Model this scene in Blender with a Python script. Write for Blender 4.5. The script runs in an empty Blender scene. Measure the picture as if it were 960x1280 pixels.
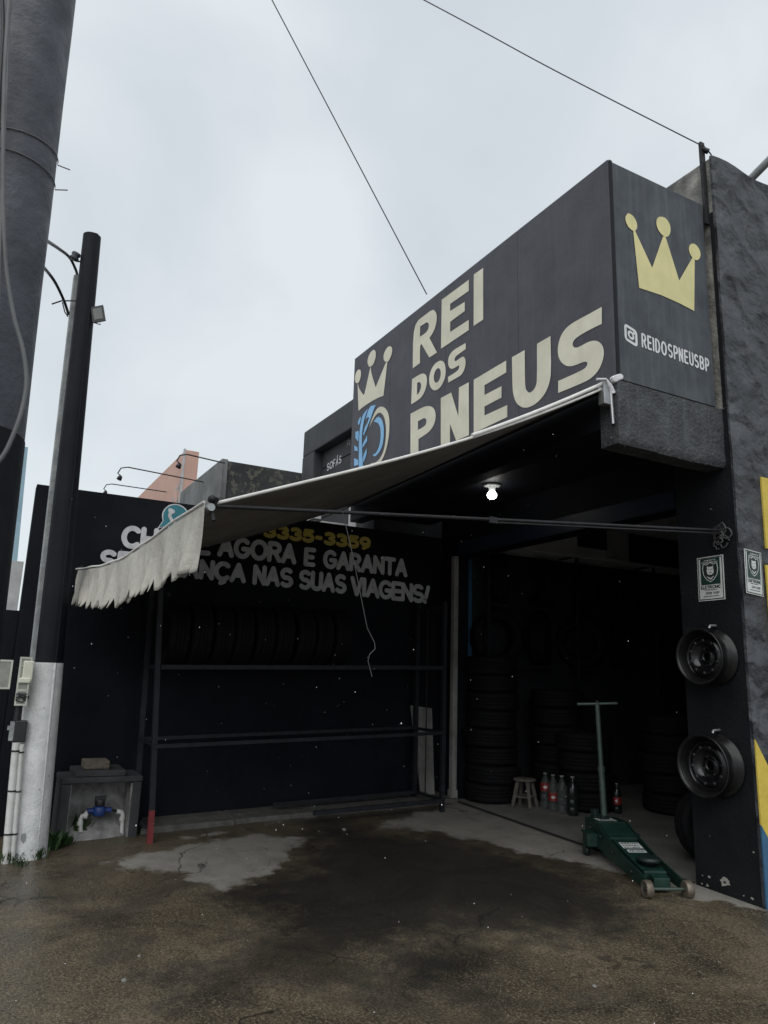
import bpy, bmesh, math, random
import numpy as np
from mathutils import Vector, Matrix, geometry
random.seed(7); rng = np.random.default_rng(7)
SC = bpy.context.scene
COL = SC.collection

# ------------------------------------------------------------------ camera
F, PIT, ROL, YAW = 926.2, math.radians(12.383), math.radians(1.85), math.radians(-61.777)
CAMP = np.array([0., 0., 1.45])
_cp, _sp = math.cos(PIT), math.sin(PIT)
_fw = np.array([math.sin(YAW)*_cp, math.cos(YAW)*_cp, _sp]); _rt = np.array([math.cos(YAW), -math.sin(YAW), 0.])
_up = np.cross(_rt, _fw)
RT = _rt*math.cos(ROL) + _up*math.sin(ROL); UP = -_rt*math.sin(ROL) + _up*math.cos(ROL); FW = _fw
cd = bpy.data.cameras.new('camera'); cam = bpy.data.objects.new('camera', cd); COL.objects.link(cam)
cd.sensor_fit = 'VERTICAL'; cd.sensor_height = 36.0; cd.lens = F/1280*36; cd.clip_start = .05; cd.clip_end = 3000
cam.matrix_world = Matrix(((RT[0], UP[0], -FW[0], CAMP[0]), (RT[1], UP[1], -FW[1], CAMP[1]), (RT[2], UP[2], -FW[2], CAMP[2]), (0, 0, 0, 1)))
SC.camera = cam

# ------------------------------------------------------------------ sky, sun, exposure
SUN_EL, SUN_AZ = math.radians(52), math.radians(38)      # sun stands behind the camera, to the left (from +x,-y)
w = bpy.data.worlds.new('World'); SC.world = w; w.use_nodes = True
nt = w.node_tree; nt.nodes.clear()
def wn(t, **k):
    n = nt.nodes.new(t)
    for a, b in k.items(): setattr(n, a, b)
    return n
tc = wn('ShaderNodeTexCoord'); mp = wn('ShaderNodeMapping'); mp.inputs['Scale'].default_value = (1.0, 1.0, 1.35)
nt.links.new(tc.outputs['Generated'], mp.inputs['Vector'])
n1 = wn('ShaderNodeTexNoise'); n1.inputs['Scale'].default_value = 2.4; n1.inputs['Detail'].default_value = 6; n1.inputs['Roughness'].default_value = .46; n1.inputs['Distortion'].default_value = .4
nt.links.new(mp.outputs[0], n1.inputs['Vector'])
rmp = wn('ShaderNodeValToRGB'); nt.links.new(n1.outputs[0], rmp.inputs[0])
rmp.color_ramp.elements[0].position = .34; rmp.color_ramp.elements[0].color = (.52, .565, .61, 1)
rmp.color_ramp.elements[1].position = .56; rmp.color_ramp.elements[1].color = (.625, .675, .70, 1)
sky = wn('ShaderNodeTexSky'); sky.sky_type = 'NISHITA'; sky.sun_disc = False; sky.sun_elevation = SUN_EL; sky.sun_rotation = math.radians(90) + SUN_AZ
skm = wn('ShaderNodeMixRGB', blend_type='MULTIPLY'); skm.inputs[0].default_value = 1; skm.inputs[2].default_value = (.1, .1, .1, 1)
nt.links.new(sky.outputs[0], skm.inputs[1])
mx = wn('ShaderNodeMixRGB'); mx.inputs[0].default_value = .95
nt.links.new(skm.outputs[0], mx.inputs[1]); nt.links.new(rmp.outputs[0], mx.inputs[2])
bg = wn('ShaderNodeBackground'); bg.inputs[1].default_value = 1.0
wo = wn('ShaderNodeOutputWorld')
nt.links.new(mx.outputs[0], bg.inputs[0]); nt.links.new(bg.outputs[0], wo.inputs[0])
sl = bpy.data.lights.new('sun', 'SUN'); sl.energy = 1.5; sl.angle = math.radians(70); sl.color = (1, .98, .95)
so = bpy.data.objects.new('sun', sl); COL.objects.link(so)
_sd = Vector((math.cos(SUN_EL)*math.cos(SUN_AZ), -math.cos(SUN_EL)*math.sin(SUN_AZ), math.sin(SUN_EL)))
so.rotation_euler = _sd.to_track_quat('Z', 'Y').to_euler(); so.location = _sd*30
SC.view_settings.view_transform = 'Standard'; SC.view_settings.look = 'None'; SC.view_settings.exposure = 0.32; SC.view_settings.gamma = 1.0
SC.view_settings.use_curve_mapping = False

# ------------------------------------------------------------------ geometry helpers
def ray(x, y):
    return RT*((x-480)/F) - UP*((y-640)/F) + FW
def on(ax, val, x, y):                       # the point of a known wall plane that a traced outline point belongs to
    d = ray(x, y); return CAMP + d*((val-CAMP[ax])/d[ax])
def gz(x, y):                                # the forecourt falls gently to the street
    return .03*(min(max(y, -2.5), 5.4)-4.87) + .0314*(-3.5-max(min(x, 3), -7.3))
def gnd(px, py):
    d = ray(px, py); lo, hi = .5, 80
    for _ in range(50):
        m = (lo+hi)/2; P = CAMP+m*d
        if P[2] > gz(P[0], P[1]): lo = m
        else: hi = m
    return P

class MB:
    def __init__(s): s.v = []; s.f = []; s.sm = []
    def add(s, vs, fs, smooth=False):
        b = len(s.v); s.v += [tuple(float(c) for c in p) for p in vs]
        for f in fs: s.f.append(tuple(b+i for i in f)); s.sm.append(smooth)
        return s
    def box(s, lo, hi):
        x0, y0, z0 = lo; x1, y1, z1 = hi
        return s.add([(x0,y0,z0),(x1,y0,z0),(x1,y1,z0),(x0,y1,z0),(x0,y0,z1),(x1,y0,z1),(x1,y1,z1),(x0,y1,z1)],
                     [(0,3,2,1),(4,5,6,7),(0,1,5,4),(1,2,6,5),(2,3,7,6),(3,0,4,7)])
    def hexa(s, p):                          # 8 corners: bottom 4, top 4
        return s.add(p, [(0,3,2,1),(4,5,6,7),(0,1,5,4),(1,2,6,5),(2,3,7,6),(3,0,4,7)])
    def tube(s, path, r, n=8, caps=True):
        P = [Vector(p) for p in path]; rs = r if isinstance(r, (list, tuple)) else [r]*len(P)
        rings = []; a = None
        for i, p in enumerate(P):
            t = (P[min(i+1, len(P)-1)]-P[max(i-1, 0)]).normalized()
            if a is None: a = t.orthogonal().normalized()
            a = (a - t*a.dot(t)).normalized(); b = t.cross(a)
            rings.append([p+(a*math.cos(2*math.pi*k/n)+b*math.sin(2*math.pi*k/n))*rs[i] for k in range(n)])
        vs = [v for rg in rings for v in rg]; fs = []
        for i in range(len(P)-1):
            for k in range(n):
                fs.append((i*n+k, i*n+(k+1) % n, (i+1)*n+(k+1) % n, (i+1)*n+k))
        s.add(vs, fs, True)
        if caps:
            s.add(rings[0], [tuple(reversed(range(n)))]); s.add(rings[-1], [tuple(range(n))])
        return s
    def lathe(s, prof, c=(0,0,0), axis=(0,0,1), n=24, closed=False):     # prof: (radius, height)
        ax = Vector(axis).normalized(); a = ax.orthogonal().normalized(); b = ax.cross(a); c = Vector(c)
        vs = []; m = len(prof)
        for r, h in prof:
            for k in range(n):
                t = 2*math.pi*k/n; vs.append(c+ax*h+(a*math.cos(t)+b*math.sin(t))*r)
        fs = []
        for i in range(m if closed else m-1):
            j = (i+1) % m
            for k in range(n): fs.append((i*n+k, i*n+(k+1) % n, j*n+(k+1) % n, j*n+k))
        return s.add(vs, fs, True)
    def prism(s, poly, off):                 # poly of 3D points extruded by vector off
        n = len(poly); o = Vector(off); P = [Vector(p) for p in poly]
        tri = geometry.tessellate_polygon([P])
        Q = [p+o for p in P]
        fs = [tuple(t) for t in tri]+[tuple(n+i for i in reversed(t)) for t in tri]
        fs += [(i, (i+1) % n, n+(i+1) % n, n+i) for i in range(n)]
        return s.add(P+Q, fs)
    def flat(s, polys):                      # outer + holes, tessellated
        P = [[Vector(p) for p in q] for q in polys]
        tri = geometry.tessellate_polygon(P)
        return s.add([p for q in P for p in q], [tuple(t) for t in tri])
    def grid(s, fn, nu, nv, smooth=True):
        vs = [fn(i/nu, j/nv) for j in range(nv+1) for i in range(nu+1)]
        fs = [(j*(nu+1)+i, j*(nu+1)+i+1, (j+1)*(nu+1)+i+1, (j+1)*(nu+1)+i) for j in range(nv) for i in range(nu)]
        return s.add(vs, fs, smooth)
ORG = {}
def mesh(mb, name, off=(0,0,0), fix=True):
    me = bpy.data.meshes.new(name)
    o = off; me.from_pydata([(v[0]-o[0], v[1]-o[1], v[2]-o[2]) for v in mb.v], [], mb.f)
    if fix:
        bm = bmesh.new(); bm.from_mesh(me); bmesh.ops.recalc_face_normals(bm, faces=bm.faces); bm.to_mesh(me); bm.free()
    me.polygons.foreach_set('use_smooth', mb.sm)
    me.update(); return me
def obj(name, mb, mat, parent=None, bevel=0, loc=None, fix=True, solid=0):
    # parented parts are given in world coordinates; a top-level mesh gets its origin at loc
    off = ORG.get(parent.name, (0,0,0)) if parent else (loc or (0,0,0))
    me = mesh(mb, name, off, fix); me.materials.append(mat)
    o = bpy.data.objects.new(name, me); COL.objects.link(o)
    if parent: o.parent = parent; ORG[o.name] = off
    else: o.location = off; ORG[o.name] = off
    if solid:
        m = o.modifiers.new('solid', 'SOLIDIFY'); m.thickness = solid; m.offset = 0
    if bevel:
        m = o.modifiers.new('bevel', 'BEVEL'); m.width = bevel; m.segments = 2; m.limit_method = 'ANGLE'; m.angle_limit = .6
    return o
def tag(o, label, cat=None, group=None):
    o['label'] = label
    if cat: o['category'] = cat
    if group: o['group'] = group
    return o
def thing(name, label, cat, loc=(0,0,0), group=None):
    o = bpy.data.objects.new(name, None); COL.objects.link(o); o.location = loc; o.empty_display_size = .1
    ORG[o.name] = tuple(loc); return tag(o, label, cat, group)
def struct(o): o['kind'] = 'structure'; return o
def dup(o, loc, rot=None, label=None, parent=None):
    c = o.copy(); COL.objects.link(c)
    if parent is None:
        c.location = loc
        if rot is not None: c.rotation_euler = rot
        if label: c['label'] = label
    else: c.parent = parent
    for ch in o.children: dup(ch, None, parent=c)
    return c

# ------------------------------------------------------------------ materials
MATS = {}
def mat(name, c1, c2=None, rough=.7, scale=6., detail=4., bump=0., bscale=40., streak=0., scol=None, spec=.5, metal=0., spread=(.35, .68), rvar=0., voro=0., vscale=5., bdist=.02,
        fleck=None, fscale=18., fth=.68, trans=0., emit=None, estr=0., alpha=1.):
    m = bpy.data.materials.new(name); m.use_nodes = True; t = m.node_tree; N = t.nodes; L = t.links
    b = N['Principled BSDF']; MATS[name] = m
    def nd(ty, **k):
        n = N.new(ty)
        for a, v in k.items(): n.inputs[a].default_value = v
        return n
    co = N.new('ShaderNodeTexCoord')
    c2 = c2 or tuple(x*.75 for x in c1)
    nz = nd('ShaderNodeTexNoise', Scale=scale, Detail=detail, Roughness=.62); L.new(co.outputs['Object'], nz.inputs['Vector'])
    mr = nd('ShaderNodeMapRange'); mr.inputs[1].default_value, mr.inputs[2].default_value = spread; L.new(nz.outputs[0], mr.inputs[0])
    mix = N.new('ShaderNodeMixRGB'); mix.inputs[1].default_value = (*c2, 1); mix.inputs[2].default_value = (*c1, 1); L.new(mr.outputs[0], mix.inputs[0])
    out = mix.outputs[0]
    if streak:
        mp = N.new('ShaderNodeMapping'); mp.inputs['Scale'].default_value = (9, 9, .45); L.new(co.outputs['Object'], mp.inputs[0])
        ns = nd('ShaderNodeTexNoise', Scale=2.2, Detail=4., Roughness=.65); L.new(mp.outputs[0], ns.inputs['Vector'])
        ms = nd('ShaderNodeMapRange'); ms.inputs[1].default_value = .48; ms.inputs[2].default_value = .75; ms.inputs[4].default_value = streak; L.new(ns.outputs[0], ms.inputs[0])
        m2 = N.new('ShaderNodeMixRGB'); L.new(ms.outputs[0], m2.inputs[0]); L.new(out, m2.inputs[1]); m2.inputs[2].default_value = (*(scol or c2), 1); out = m2.outputs[0]
    if fleck:
        nf = nd('ShaderNodeTexNoise', Scale=fscale, Detail=5., Roughness=.7); L.new(co.outputs['Object'], nf.inputs['Vector'])
        mf = nd('ShaderNodeMapRange'); mf.inputs[1].default_value = fth; mf.inputs[2].default_value = fth+.02; L.new(nf.outputs[0], mf.inputs[0])
        m3 = N.new('ShaderNodeMixRGB'); L.new(mf.outputs[0], m3.inputs[0]); L.new(out, m3.inputs[1]); m3.inputs[2].default_value = (*fleck, 1); out = m3.outputs[0]
    L.new(out, b.inputs['Base Color'])
    b.inputs['Roughness'].default_value = rough; b.inputs['Metallic'].default_value = metal; b.inputs['Specular IOR Level'].default_value = spec
    if rvar:
        mv = nd('ShaderNodeMapRange'); mv.inputs[1].default_value = .3; mv.inputs[2].default_value = .7; mv.inputs[3].default_value = rough-rvar; mv.inputs[4].default_value = rough+rvar
        nv = nd('ShaderNodeTexNoise', Scale=scale*1.7, Detail=4.); L.new(co.outputs['Object'], nv.inputs['Vector']); L.new(nv.outputs[0], mv.inputs[0]); L.new(mv.outputs[0], b.inputs['Roughness'])
    last = None
    if voro:
        vz = N.new('ShaderNodeTexVoronoi'); vz.feature = 'SMOOTH_F1'; vz.inputs['Scale'].default_value = vscale; vz.inputs['Smoothness'].default_value = .35
        dn = nd('ShaderNodeTexNoise', Scale=vscale*.8, Detail=4.); L.new(co.outputs['Object'], dn.inputs['Vector'])
        av = N.new('ShaderNodeMixRGB'); av.blend_type = 'ADD'; av.inputs[0].default_value = .35; L.new(co.outputs['Object'], av.inputs[1]); L.new(dn.outputs[1], av.inputs[2]); L.new(av.outputs[0], vz.inputs['Vector'])
        bv = nd('ShaderNodeBump', Strength=voro, Distance=.06); L.new(vz.outputs['Distance'], bv.inputs['Height']); last = bv
    if bump:
        nb = nd('ShaderNodeTexNoise', Scale=bscale, Detail=3., Roughness=.6); L.new(co.outputs['Object'], nb.inputs['Vector'])
        bb = nd('ShaderNodeBump', Strength=bump, Distance=bdist); L.new(nb.outputs[0], bb.inputs['Height'])
        if last: L.new(last.outputs[0], bb.inputs['Normal'])
        last = bb
    if last: L.new(last.outputs[0], b.inputs['Normal'])
    if trans: b.inputs['Transmission Weight'].default_value = trans
    if alpha < 1: b.inputs['Alpha'].default_value = alpha
    if emit:
        b.inputs['Emission Color'].default_value = (*emit, 1); b.inputs['Emission Strength'].default_value = estr
    return m
M_black = mat('black wall paint', (.0095,.011,.0155), (.0055,.0065,.0095), rough=.7, scale=2.5, bump=.25, bscale=60, streak=.35, scol=(.011,.0125,.018), spec=.12)
M_blackcol = mat('black pillar paint', (.0125,.014,.0165), (.007,.008,.010), rough=.65, scale=3, bump=.3, bscale=45, spec=.16, fleck=(.25,.24,.22), fscale=26, fth=.745)
M_street = mat('dark grey stucco', (.058,.063,.073), (.018,.020,.026), rough=.55, scale=3.4, bump=.35, bscale=26, voro=1., vscale=4.6, streak=.75, scol=(.02,.022,.027))
M_raw = mat('raw weathered concrete', (.36,.345,.31), (.10,.10,.095), rough=.9, scale=4.5, bump=.6, bscale=35, streak=.6, scol=(.07,.07,.07))
M_beam = mat('grey rough render', (.06,.065,.07), (.028,.031,.036), rough=.7, scale=5, bump=.7, bscale=38, bdist=.03, streak=.3, scol=(.14,.15,.15))
M_soffit = mat('black soffit paint', (.012,.013,.018), (.007,.008,.012), rough=.6, scale=2, spec=.2)
M_blue = mat('dark blue paint', (.005,.012,.03), (.004,.008,.02), rough=.5, scale=2, spec=.3)
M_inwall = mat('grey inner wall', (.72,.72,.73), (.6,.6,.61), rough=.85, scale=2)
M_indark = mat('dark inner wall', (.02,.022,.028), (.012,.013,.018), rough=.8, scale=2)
M_sign = mat('charcoal sign paint', (.071,.072,.087), (.050,.051,.063), rough=.55, scale=3, bump=.12, bscale=50, streak=.28, scol=(.095,.098,.115), spec=.3, fleck=(.16,.16,.165), fscale=9, fth=.74)
M_signr = mat('charcoal sign paint rained', (.074,.084,.097), (.046,.053,.064), rough=.55, scale=5, bump=.15, bscale=50, streak=.5, scol=(.12,.133,.142), spec=.3)
M_cream = mat('cream sign paint', (.72,.69,.56), (.61,.58,.47), rough=.6, scale=4, streak=.3, scol=(.5,.48,.40), fleck=(.3,.29,.25), fscale=30, fth=.755)
M_crown = mat('yellow crown paint', (.70,.64,.32), (.60,.55,.28), rough=.6, scale=4, streak=.25, scol=(.5,.46,.25), fleck=(.3,.28,.18), fscale=30, fth=.755)
M_lblue = mat('light blue sign paint', (.26,.52,.80), (.20,.44,.72), rough=.6, scale=6)
M_white = mat('white lettering paint', (.70,.71,.72), (.60,.61,.63), rough=.65, scale=7, streak=.25, scol=(.4,.4,.42))
M_wallwhite = mat('off white wall lettering', (.64,.64,.66), (.46,.46,.48), rough=.75, scale=9, streak=.3, scol=(.3,.3,.32), fleck=(.08,.08,.09), fscale=26, fth=.70)
M_wallyel = mat('yellow wall lettering', (.62,.50,.10), (.5,.4,.08), rough=.7, scale=9)
M_teal = mat('teal bubble paint', (.03,.20,.25), (.025,.16,.2), rough=.7, scale=9)
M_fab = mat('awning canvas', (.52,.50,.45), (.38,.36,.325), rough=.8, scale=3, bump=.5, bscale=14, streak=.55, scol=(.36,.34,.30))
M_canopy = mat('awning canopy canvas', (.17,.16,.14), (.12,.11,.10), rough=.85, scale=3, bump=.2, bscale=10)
M_hem = mat('awning hem', (.75,.74,.71), (.6,.59,.56), rough=.7, scale=9)
M_steel = mat('dark steel', (.022,.022,.025), (.012,.012,.014), rough=.5, scale=20, spec=.3)
M_rack = mat('black painted steel', (.022,.024,.030), (.012,.013,.017), rough=.55, scale=14, spec=.25)
M_red = mat('worn red paint', (.22,.025,.03), (.12,.015,.02), rough=.6, scale=25)
M_tyre = mat('tyre rubber', (.008,.008,.0095), (.005,.005,.006), rough=.75, scale=25, spec=.16)
M_rim = mat('black steel wheel', (.006,.006,.007), (.004,.004,.005), rough=.2, scale=25, spec=.5, rvar=.1)
M_rimback = mat('grey wheel barrel', (.014,.014,.0145), (.006,.006,.0065), rough=.3, scale=16, spec=.32)
M_green = mat('dark green jack enamel', (.008,.034,.025), (.005,.022,.017), fleck=(.05,.045,.035), fscale=34, fth=.69, rough=.45, scale=14, spec=.5, rvar=.12)
M_greend = mat('greasy dark green', (.008,.02,.017), (.005,.012,.011), rough=.5, scale=20)
M_pipe = mat('jack handle grey green', (.05,.075,.062), (.03,.05,.042), rough=.4, scale=20, spec=.5)
M_brass = mat('worn steel roller', (.22,.19,.15), (.12,.10,.08), rough=.45, scale=18, metal=.5)
M_wood = mat('worn grey wood', (.16,.14,.115), (.08,.07,.06), rough=.8, scale=16, streak=.5, scol=(.06,.05,.04))
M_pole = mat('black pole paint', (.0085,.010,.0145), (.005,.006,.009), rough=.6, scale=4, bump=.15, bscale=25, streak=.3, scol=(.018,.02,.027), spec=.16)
M_lime = mat('limewashed concrete', (.74,.75,.75), (.55,.56,.56), rough=.85, scale=7, bump=.3, bscale=40, streak=.35, scol=(.42,.42,.4), fleck=(.25,.25,.23), fscale=16, fth=.69)
M_gpost = mat('grey concrete post', (.34,.36,.36), (.22,.235,.24), rough=.85, scale=8, bump=.4)
M_util = mat('old utility pole concrete', (.062,.068,.086), (.034,.038,.05), rough=.6, scale=5, bump=.25, bscale=30, bdist=.02, streak=.45, scol=(.045,.048,.06), fleck=(.03,.032,.04), fscale=34, fth=.69, rvar=.12)
M_cable = mat('black cable', (.012,.012,.014), rough=.5)
M_gcable = mat('grey cable', (.13,.135,.14), (.09,.095,.1), rough=.55)
M_dcable = mat('dusty dark cable', (.07,.07,.072), (.045,.045,.047), rough=.6)
M_board = mat('dull board', (.30,.295,.28), (.17,.165,.155), rough=.9, scale=5, streak=.5, scol=(.10,.098,.09))
M_pvc = mat('white pvc', (.68,.69,.68), (.5,.5,.48), rough=.5, scale=9)
M_poly = mat('clear meter box plastic', (.36,.37,.33), (.24,.25,.22), rough=.3, scale=9, alpha=.88)
M_polyf = mat('meter box frame plastic', (.55,.56,.50), (.42,.43,.38), rough=.4, scale=12)
M_meter = mat('meter ivory plastic', (.66,.66,.56), (.55,.55,.46), rough=.5)
M_jbox = mat('black junction box', (.02,.021,.023), rough=.5)
M_cab = mat('dark cabinet cement', (.045,.047,.05), (.028,.03,.033), rough=.75, scale=5, bump=.4)
M_cabin = mat('pale cabinet cement', (.34,.33,.33), (.14,.135,.13), rough=.9, scale=7, bump=.7, bscale=25)
M_mblue = mat('blue water meter', (.02,.055,.22), (.012,.035,.14), rough=.45)
M_brick = mat('grey cement brick', (.20,.16,.125), (.10,.085,.07), rough=.95, scale=20, bump=.8, bscale=50)
M_leaf = mat('weed leaf', (.035,.075,.018), (.02,.05,.012), rough=.55, scale=9)
M_pink = mat('faded pink wall', (.60,.38,.31), (.50,.31,.25), rough=.85, scale=1.5, streak=.3, scol=(.5,.33,.27))
M_ngrey = mat('weathered grey wall', (.22,.225,.225), (.12,.125,.125), rough=.85, scale=1.6, bump=.3, bscale=8, streak=.7, scol=(.06,.062,.062))
M_nmould = mat('mouldy render', (.05,.052,.053), (.022,.024,.025), rough=.9, scale=1.5, bump=.5, bscale=9, fleck=(.10,.095,.08), fscale=5, fth=.57)
M_ndark = mat('neighbour charcoal facade', (.05,.053,.058), (.03,.032,.036), rough=.7, scale=2, streak=.6, scol=(.014,.015,.017))
M_nplank = mat('charcoal cladding', (.035,.037,.04), (.025,.026,.029), rough=.7, scale=4)
M_nblue = mat('pale blue building paint', (.32,.47,.55), (.25,.38,.46), rough=.8, scale=3, bump=.2)
M_nwhite = mat('pale plaster', (.5,.5,.5), (.36,.36,.37), rough=.85, scale=4)
M_yellow = mat('yellow facade paint', (.66,.50,.08), (.55,.41,.06), rough=.65, scale=8, bump=.2)
M_fblue = mat('blue facade paint', (.04,.13,.24), (.03,.1,.19), rough=.65, scale=8, bump=.2)
M_plate = mat('plastic sticker plate', (.62,.64,.63), (.52,.54,.53), rough=.45, scale=12)
M_plateg = mat('sticker dark green', (.012,.045,.035), rough=.45)
M_ink = mat('sticker ink', (.02,.03,.03), rough=.5)
M_kerb = mat('kerb concrete', (.13,.125,.115), (.07,.067,.062), rough=.9, scale=7, bump=.6, bscale=30)
M_gfloor = mat('garage floor concrete', (.19,.185,.175), (.12,.117,.11), rough=.75, scale=2.5, bump=.25, bscale=30, fleck=(.06,.058,.055), fscale=4, fth=.66)
M_seam = mat('dirty floor seam', (.03,.028,.026), rough=.8)
M_bulb = mat('lit bulb', (1,1,1), rough=.4, emit=(1,.98,.93), estr=16)
M_pet = mat('clear pet bottle', (.16,.18,.175), rough=.12, alpha=.3)
M_petd = mat('dark filled bottle', (.012,.02,.018), rough=.15)
M_lred = mat('red bottle label', (.28,.02,.02), (.2,.015,.015), rough=.5)
M_cap = mat('bottle cap', (.25,.25,.24), rough=.5)
M_foil = mat('white plastic wrap', (.75,.76,.78), (.6,.61,.63), rough=.35, bump=.6, bscale=30)
M_alum = mat('brushed aluminium', (.40,.41,.42), (.3,.31,.32), rough=.4, metal=.7)
M_rain = mat('rain drop', (.85,.87,.9), rough=.1)
M_chip = mat('bared plaster', (.36,.34,.30), (.25,.24,.21), rough=.95, scale=30)
M_stone = mat('pebble', (.22,.21,.19), rough=.9)
M_glass = mat('floodlight glass', (.12,.125,.12), (.09,.095,.09), rough=.3)

# ground: wet concrete with dry islands (attribute = signed distance to the dry outline)
def ground_mat():
    m = bpy.data.materials.new('wet forecourt concrete'); m.use_nodes = True; t = m.node_tree; N = t.nodes; L = t.links; b = N['Principled BSDF']
    co = N.new('ShaderNodeTexCoord')
    def noise(sc, de=6, ro=.6, dist=0, vec=None):
        n = N.new('ShaderNodeTexNoise'); n.inputs['Scale'].default_value = sc; n.inputs['Detail'].default_value = de; n.inputs['Roughness'].default_value = ro; n.inputs['Distortion'].default_value = dist
        L.new(vec or co.outputs['Object'], n.inputs['Vector']); return n.outputs[0]
    def rng_(i, a, b_, c=0., d=1., sm=False):
        n = N.new('ShaderNodeMapRange'); n.interpolation_type = 'SMOOTHSTEP' if sm else 'LINEAR'
        for k, v in zip((1,2,3,4), (a,b_,c,d)): n.inputs[k].default_value = v
        L.new(i, n.inputs[0]); return n.outputs[0]
    def mth(op, a, b_):
        n = N.new('ShaderNodeMath'); n.operation = op
        for k, v in ((0,a),(1,b_)):
            if isinstance(v, (int, float)): n.inputs[k].default_value = v
            else: L.new(v, n.inputs[k])
        return n.outputs[0]
    def mixc(f, a, b_, mode='MIX'):
        n = N.new('ShaderNodeMixRGB'); n.blend_type = mode
        for k, v in ((0,f),(1,a),(2,b_)):
            if isinstance(v, tuple): n.inputs[k].default_value = (*v, 1)
            elif isinstance(v, (int, float)): n.inputs[k].default_value = v
            else: L.new(v, n.inputs[k])
        return n.outputs[0]
    def attr(nm):
        n = N.new('ShaderNodeAttribute'); n.attribute_name = nm; return n.outputs['Fac']
    big = noise(1.1, 7, .65, .6); mid = noise(5, 7, .68); fine = noise(60, 4, .6); grit = noise(85, 3, .6)
    wet = mixc(rng_(big, .35, .65), (.028,.0225,.016), (.175,.137,.088))
    wet = mixc(rng_(mid, .3, .72, 0, .6), wet, (.085,.069,.047)); 
    wet = mixc(rng_(fine, .40, .68, .0, .75), wet, (.022,.018,.014))
    wet = mixc(rng_(grit, .52, .66, 0, .6), wet, (.25,.21,.15))
    st = mth('ADD', attr('stain'), mth('MULTIPLY', mth('SUBTRACT', mth('ADD', mth('MULTIPLY', mid, .55), mth('MULTIPLY', noise(2.3, 6, .65, .7), .45)), .5), 1.9))
    stf = rng_(st, -.25, .35, 0, .86, True)
    wet = mixc(stf, wet, (.0165,.0155,.0145))
    wet = mixc(rng_(noise(7.5, 4, .55, .8), .64, .70, 0, .6, True), wet, (.02,.017,.014)); wet = mixc(rng_(noise(.8, 5, .6, .5), .5, .62, 0, .55, True), wet, (.03,.025,.02))
    moss = rng_(noise(2.2, 6, .7, .3), .60, .72, 0, .5); wet = mixc(moss, wet, (.04,.042,.022))
    dry = mixc(rng_(mid, .35, .7), (.18,.168,.15), (.28,.265,.235)); dry = mixc(rng_(noise(2.5,6,.7), .55, .68, 0, .7), dry, (.09,.084,.075))
    dry = mixc(rng_(fine, .5, .75, 0, .35), dry, (.10,.095,.085))
    ds = mth('ADD', attr('dry'), mth('MULTIPLY', mth('SUBTRACT', noise(4.5, 5, .6), .5), .55))
    df = rng_(ds, -.03, .09, 0, 1, True)
    ho = attr('halo'); 
    col = mixc(df, wet, dry)
    # hairline cracks
    v = N.new('ShaderNodeTexVoronoi'); v.feature = 'DISTANCE_TO_EDGE'; v.inputs['Scale'].default_value = .55
    nn = N.new('ShaderNodeTexNoise'); nn.inputs['Scale'].default_value = 2.6; nn.inputs['Detail'].default_value = 6; L.new(co.outputs['Object'], nn.inputs['Vector'])
    ad = mixc(.42, co.outputs['Object'], nn.outputs[1], 'ADD'); L.new(ad, v.inputs['Vector'])
    cr = rng_(v.outputs['Distance'], .0, .006, 1, 0); cr = mth('MULTIPLY', cr, rng_(noise(1.4, 3), .46, .56))
    col = mixc(mth('MULTIPLY', cr, .9), col, (.012,.011,.01))
    L.new(col, b.inputs['Base Color'])
    rw = rng_(big, .35, .65, .26, .5); rw = mth('ADD', rw, mth('MULTIPLY', grit, .08)); rw = mth('SUBTRACT', rw, rng_(mth('ADD', attr('film'), mth('MULTIPLY', mth('SUBTRACT', mid, .5), .8)), -.2, .3, 0, .2, True))
    rr = mth('ADD', rw, mth('MULTIPLY', df, .35)); L.new(rr, b.inputs['Roughness'])
    bp = N.new('ShaderNodeBump'); bp.inputs['Strength'].default_value = .5; bp.inputs['Distance'].default_value = .012
    hh = mth('ADD', mth('MULTIPLY', fine, .5), mth('ADD', mth('MULTIPLY', grit, .35), mth('MULTIPLY', mid, .8))); hh = mth('SUBTRACT', hh, mth('MULTIPLY', cr, .6))
    L.new(hh, bp.inputs['Height']); L.new(bp.outputs[0], b.inputs['Normal'])
    return m
M_ground = ground_mat()

# ------------------------------------------------------------------ ground
def sdist(P, poly):                       # + inside, - outside
    poly = np.array(poly)[:, :2]; n = len(poly); d = np.full(len(P), 1e9); ins = np.zeros(len(P), bool)
    for i in range(n):
        a, b = poly[i], poly[(i+1) % n]; e = b-a; wv = P-a
        t = np.clip((wv@e)/(e@e), 0, 1); q = wv-np.outer(t, e); d = np.minimum(d, np.hypot(q[:,0], q[:,1]))
        c = ((a[1] <= P[:,1]) & (b[1] > P[:,1])) | ((b[1] <= P[:,1]) & (a[1] > P[:,1]))
        xx = a[0]+(P[:,1]-a[1])/(e[1] if abs(e[1]) > 1e-9 else 1e-9)*e[0]; ins ^= c & (P[:,0] < xx)
    return np.where(ins, d, -d)
xs = np.concatenate([[-900,-300,-120,-60,-30,-16,-12,-9.5], np.arange(-8.2, .6, .06), [1,2,4,8,20,60,200,900]])
ys = np.concatenate([[-900,-300,-100,-40,-15,-6,-3,-1.8,-1.2], np.arange(-.8, 5.6, .06), [5.7,7,9,12,20,60,200,900]])
XX, YY = np.meshgrid(xs, ys); PX = np.stack([XX.ravel(), YY.ravel()], 1)
ZZ = np.array([gz(a, b) for a, b in PX])
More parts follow.
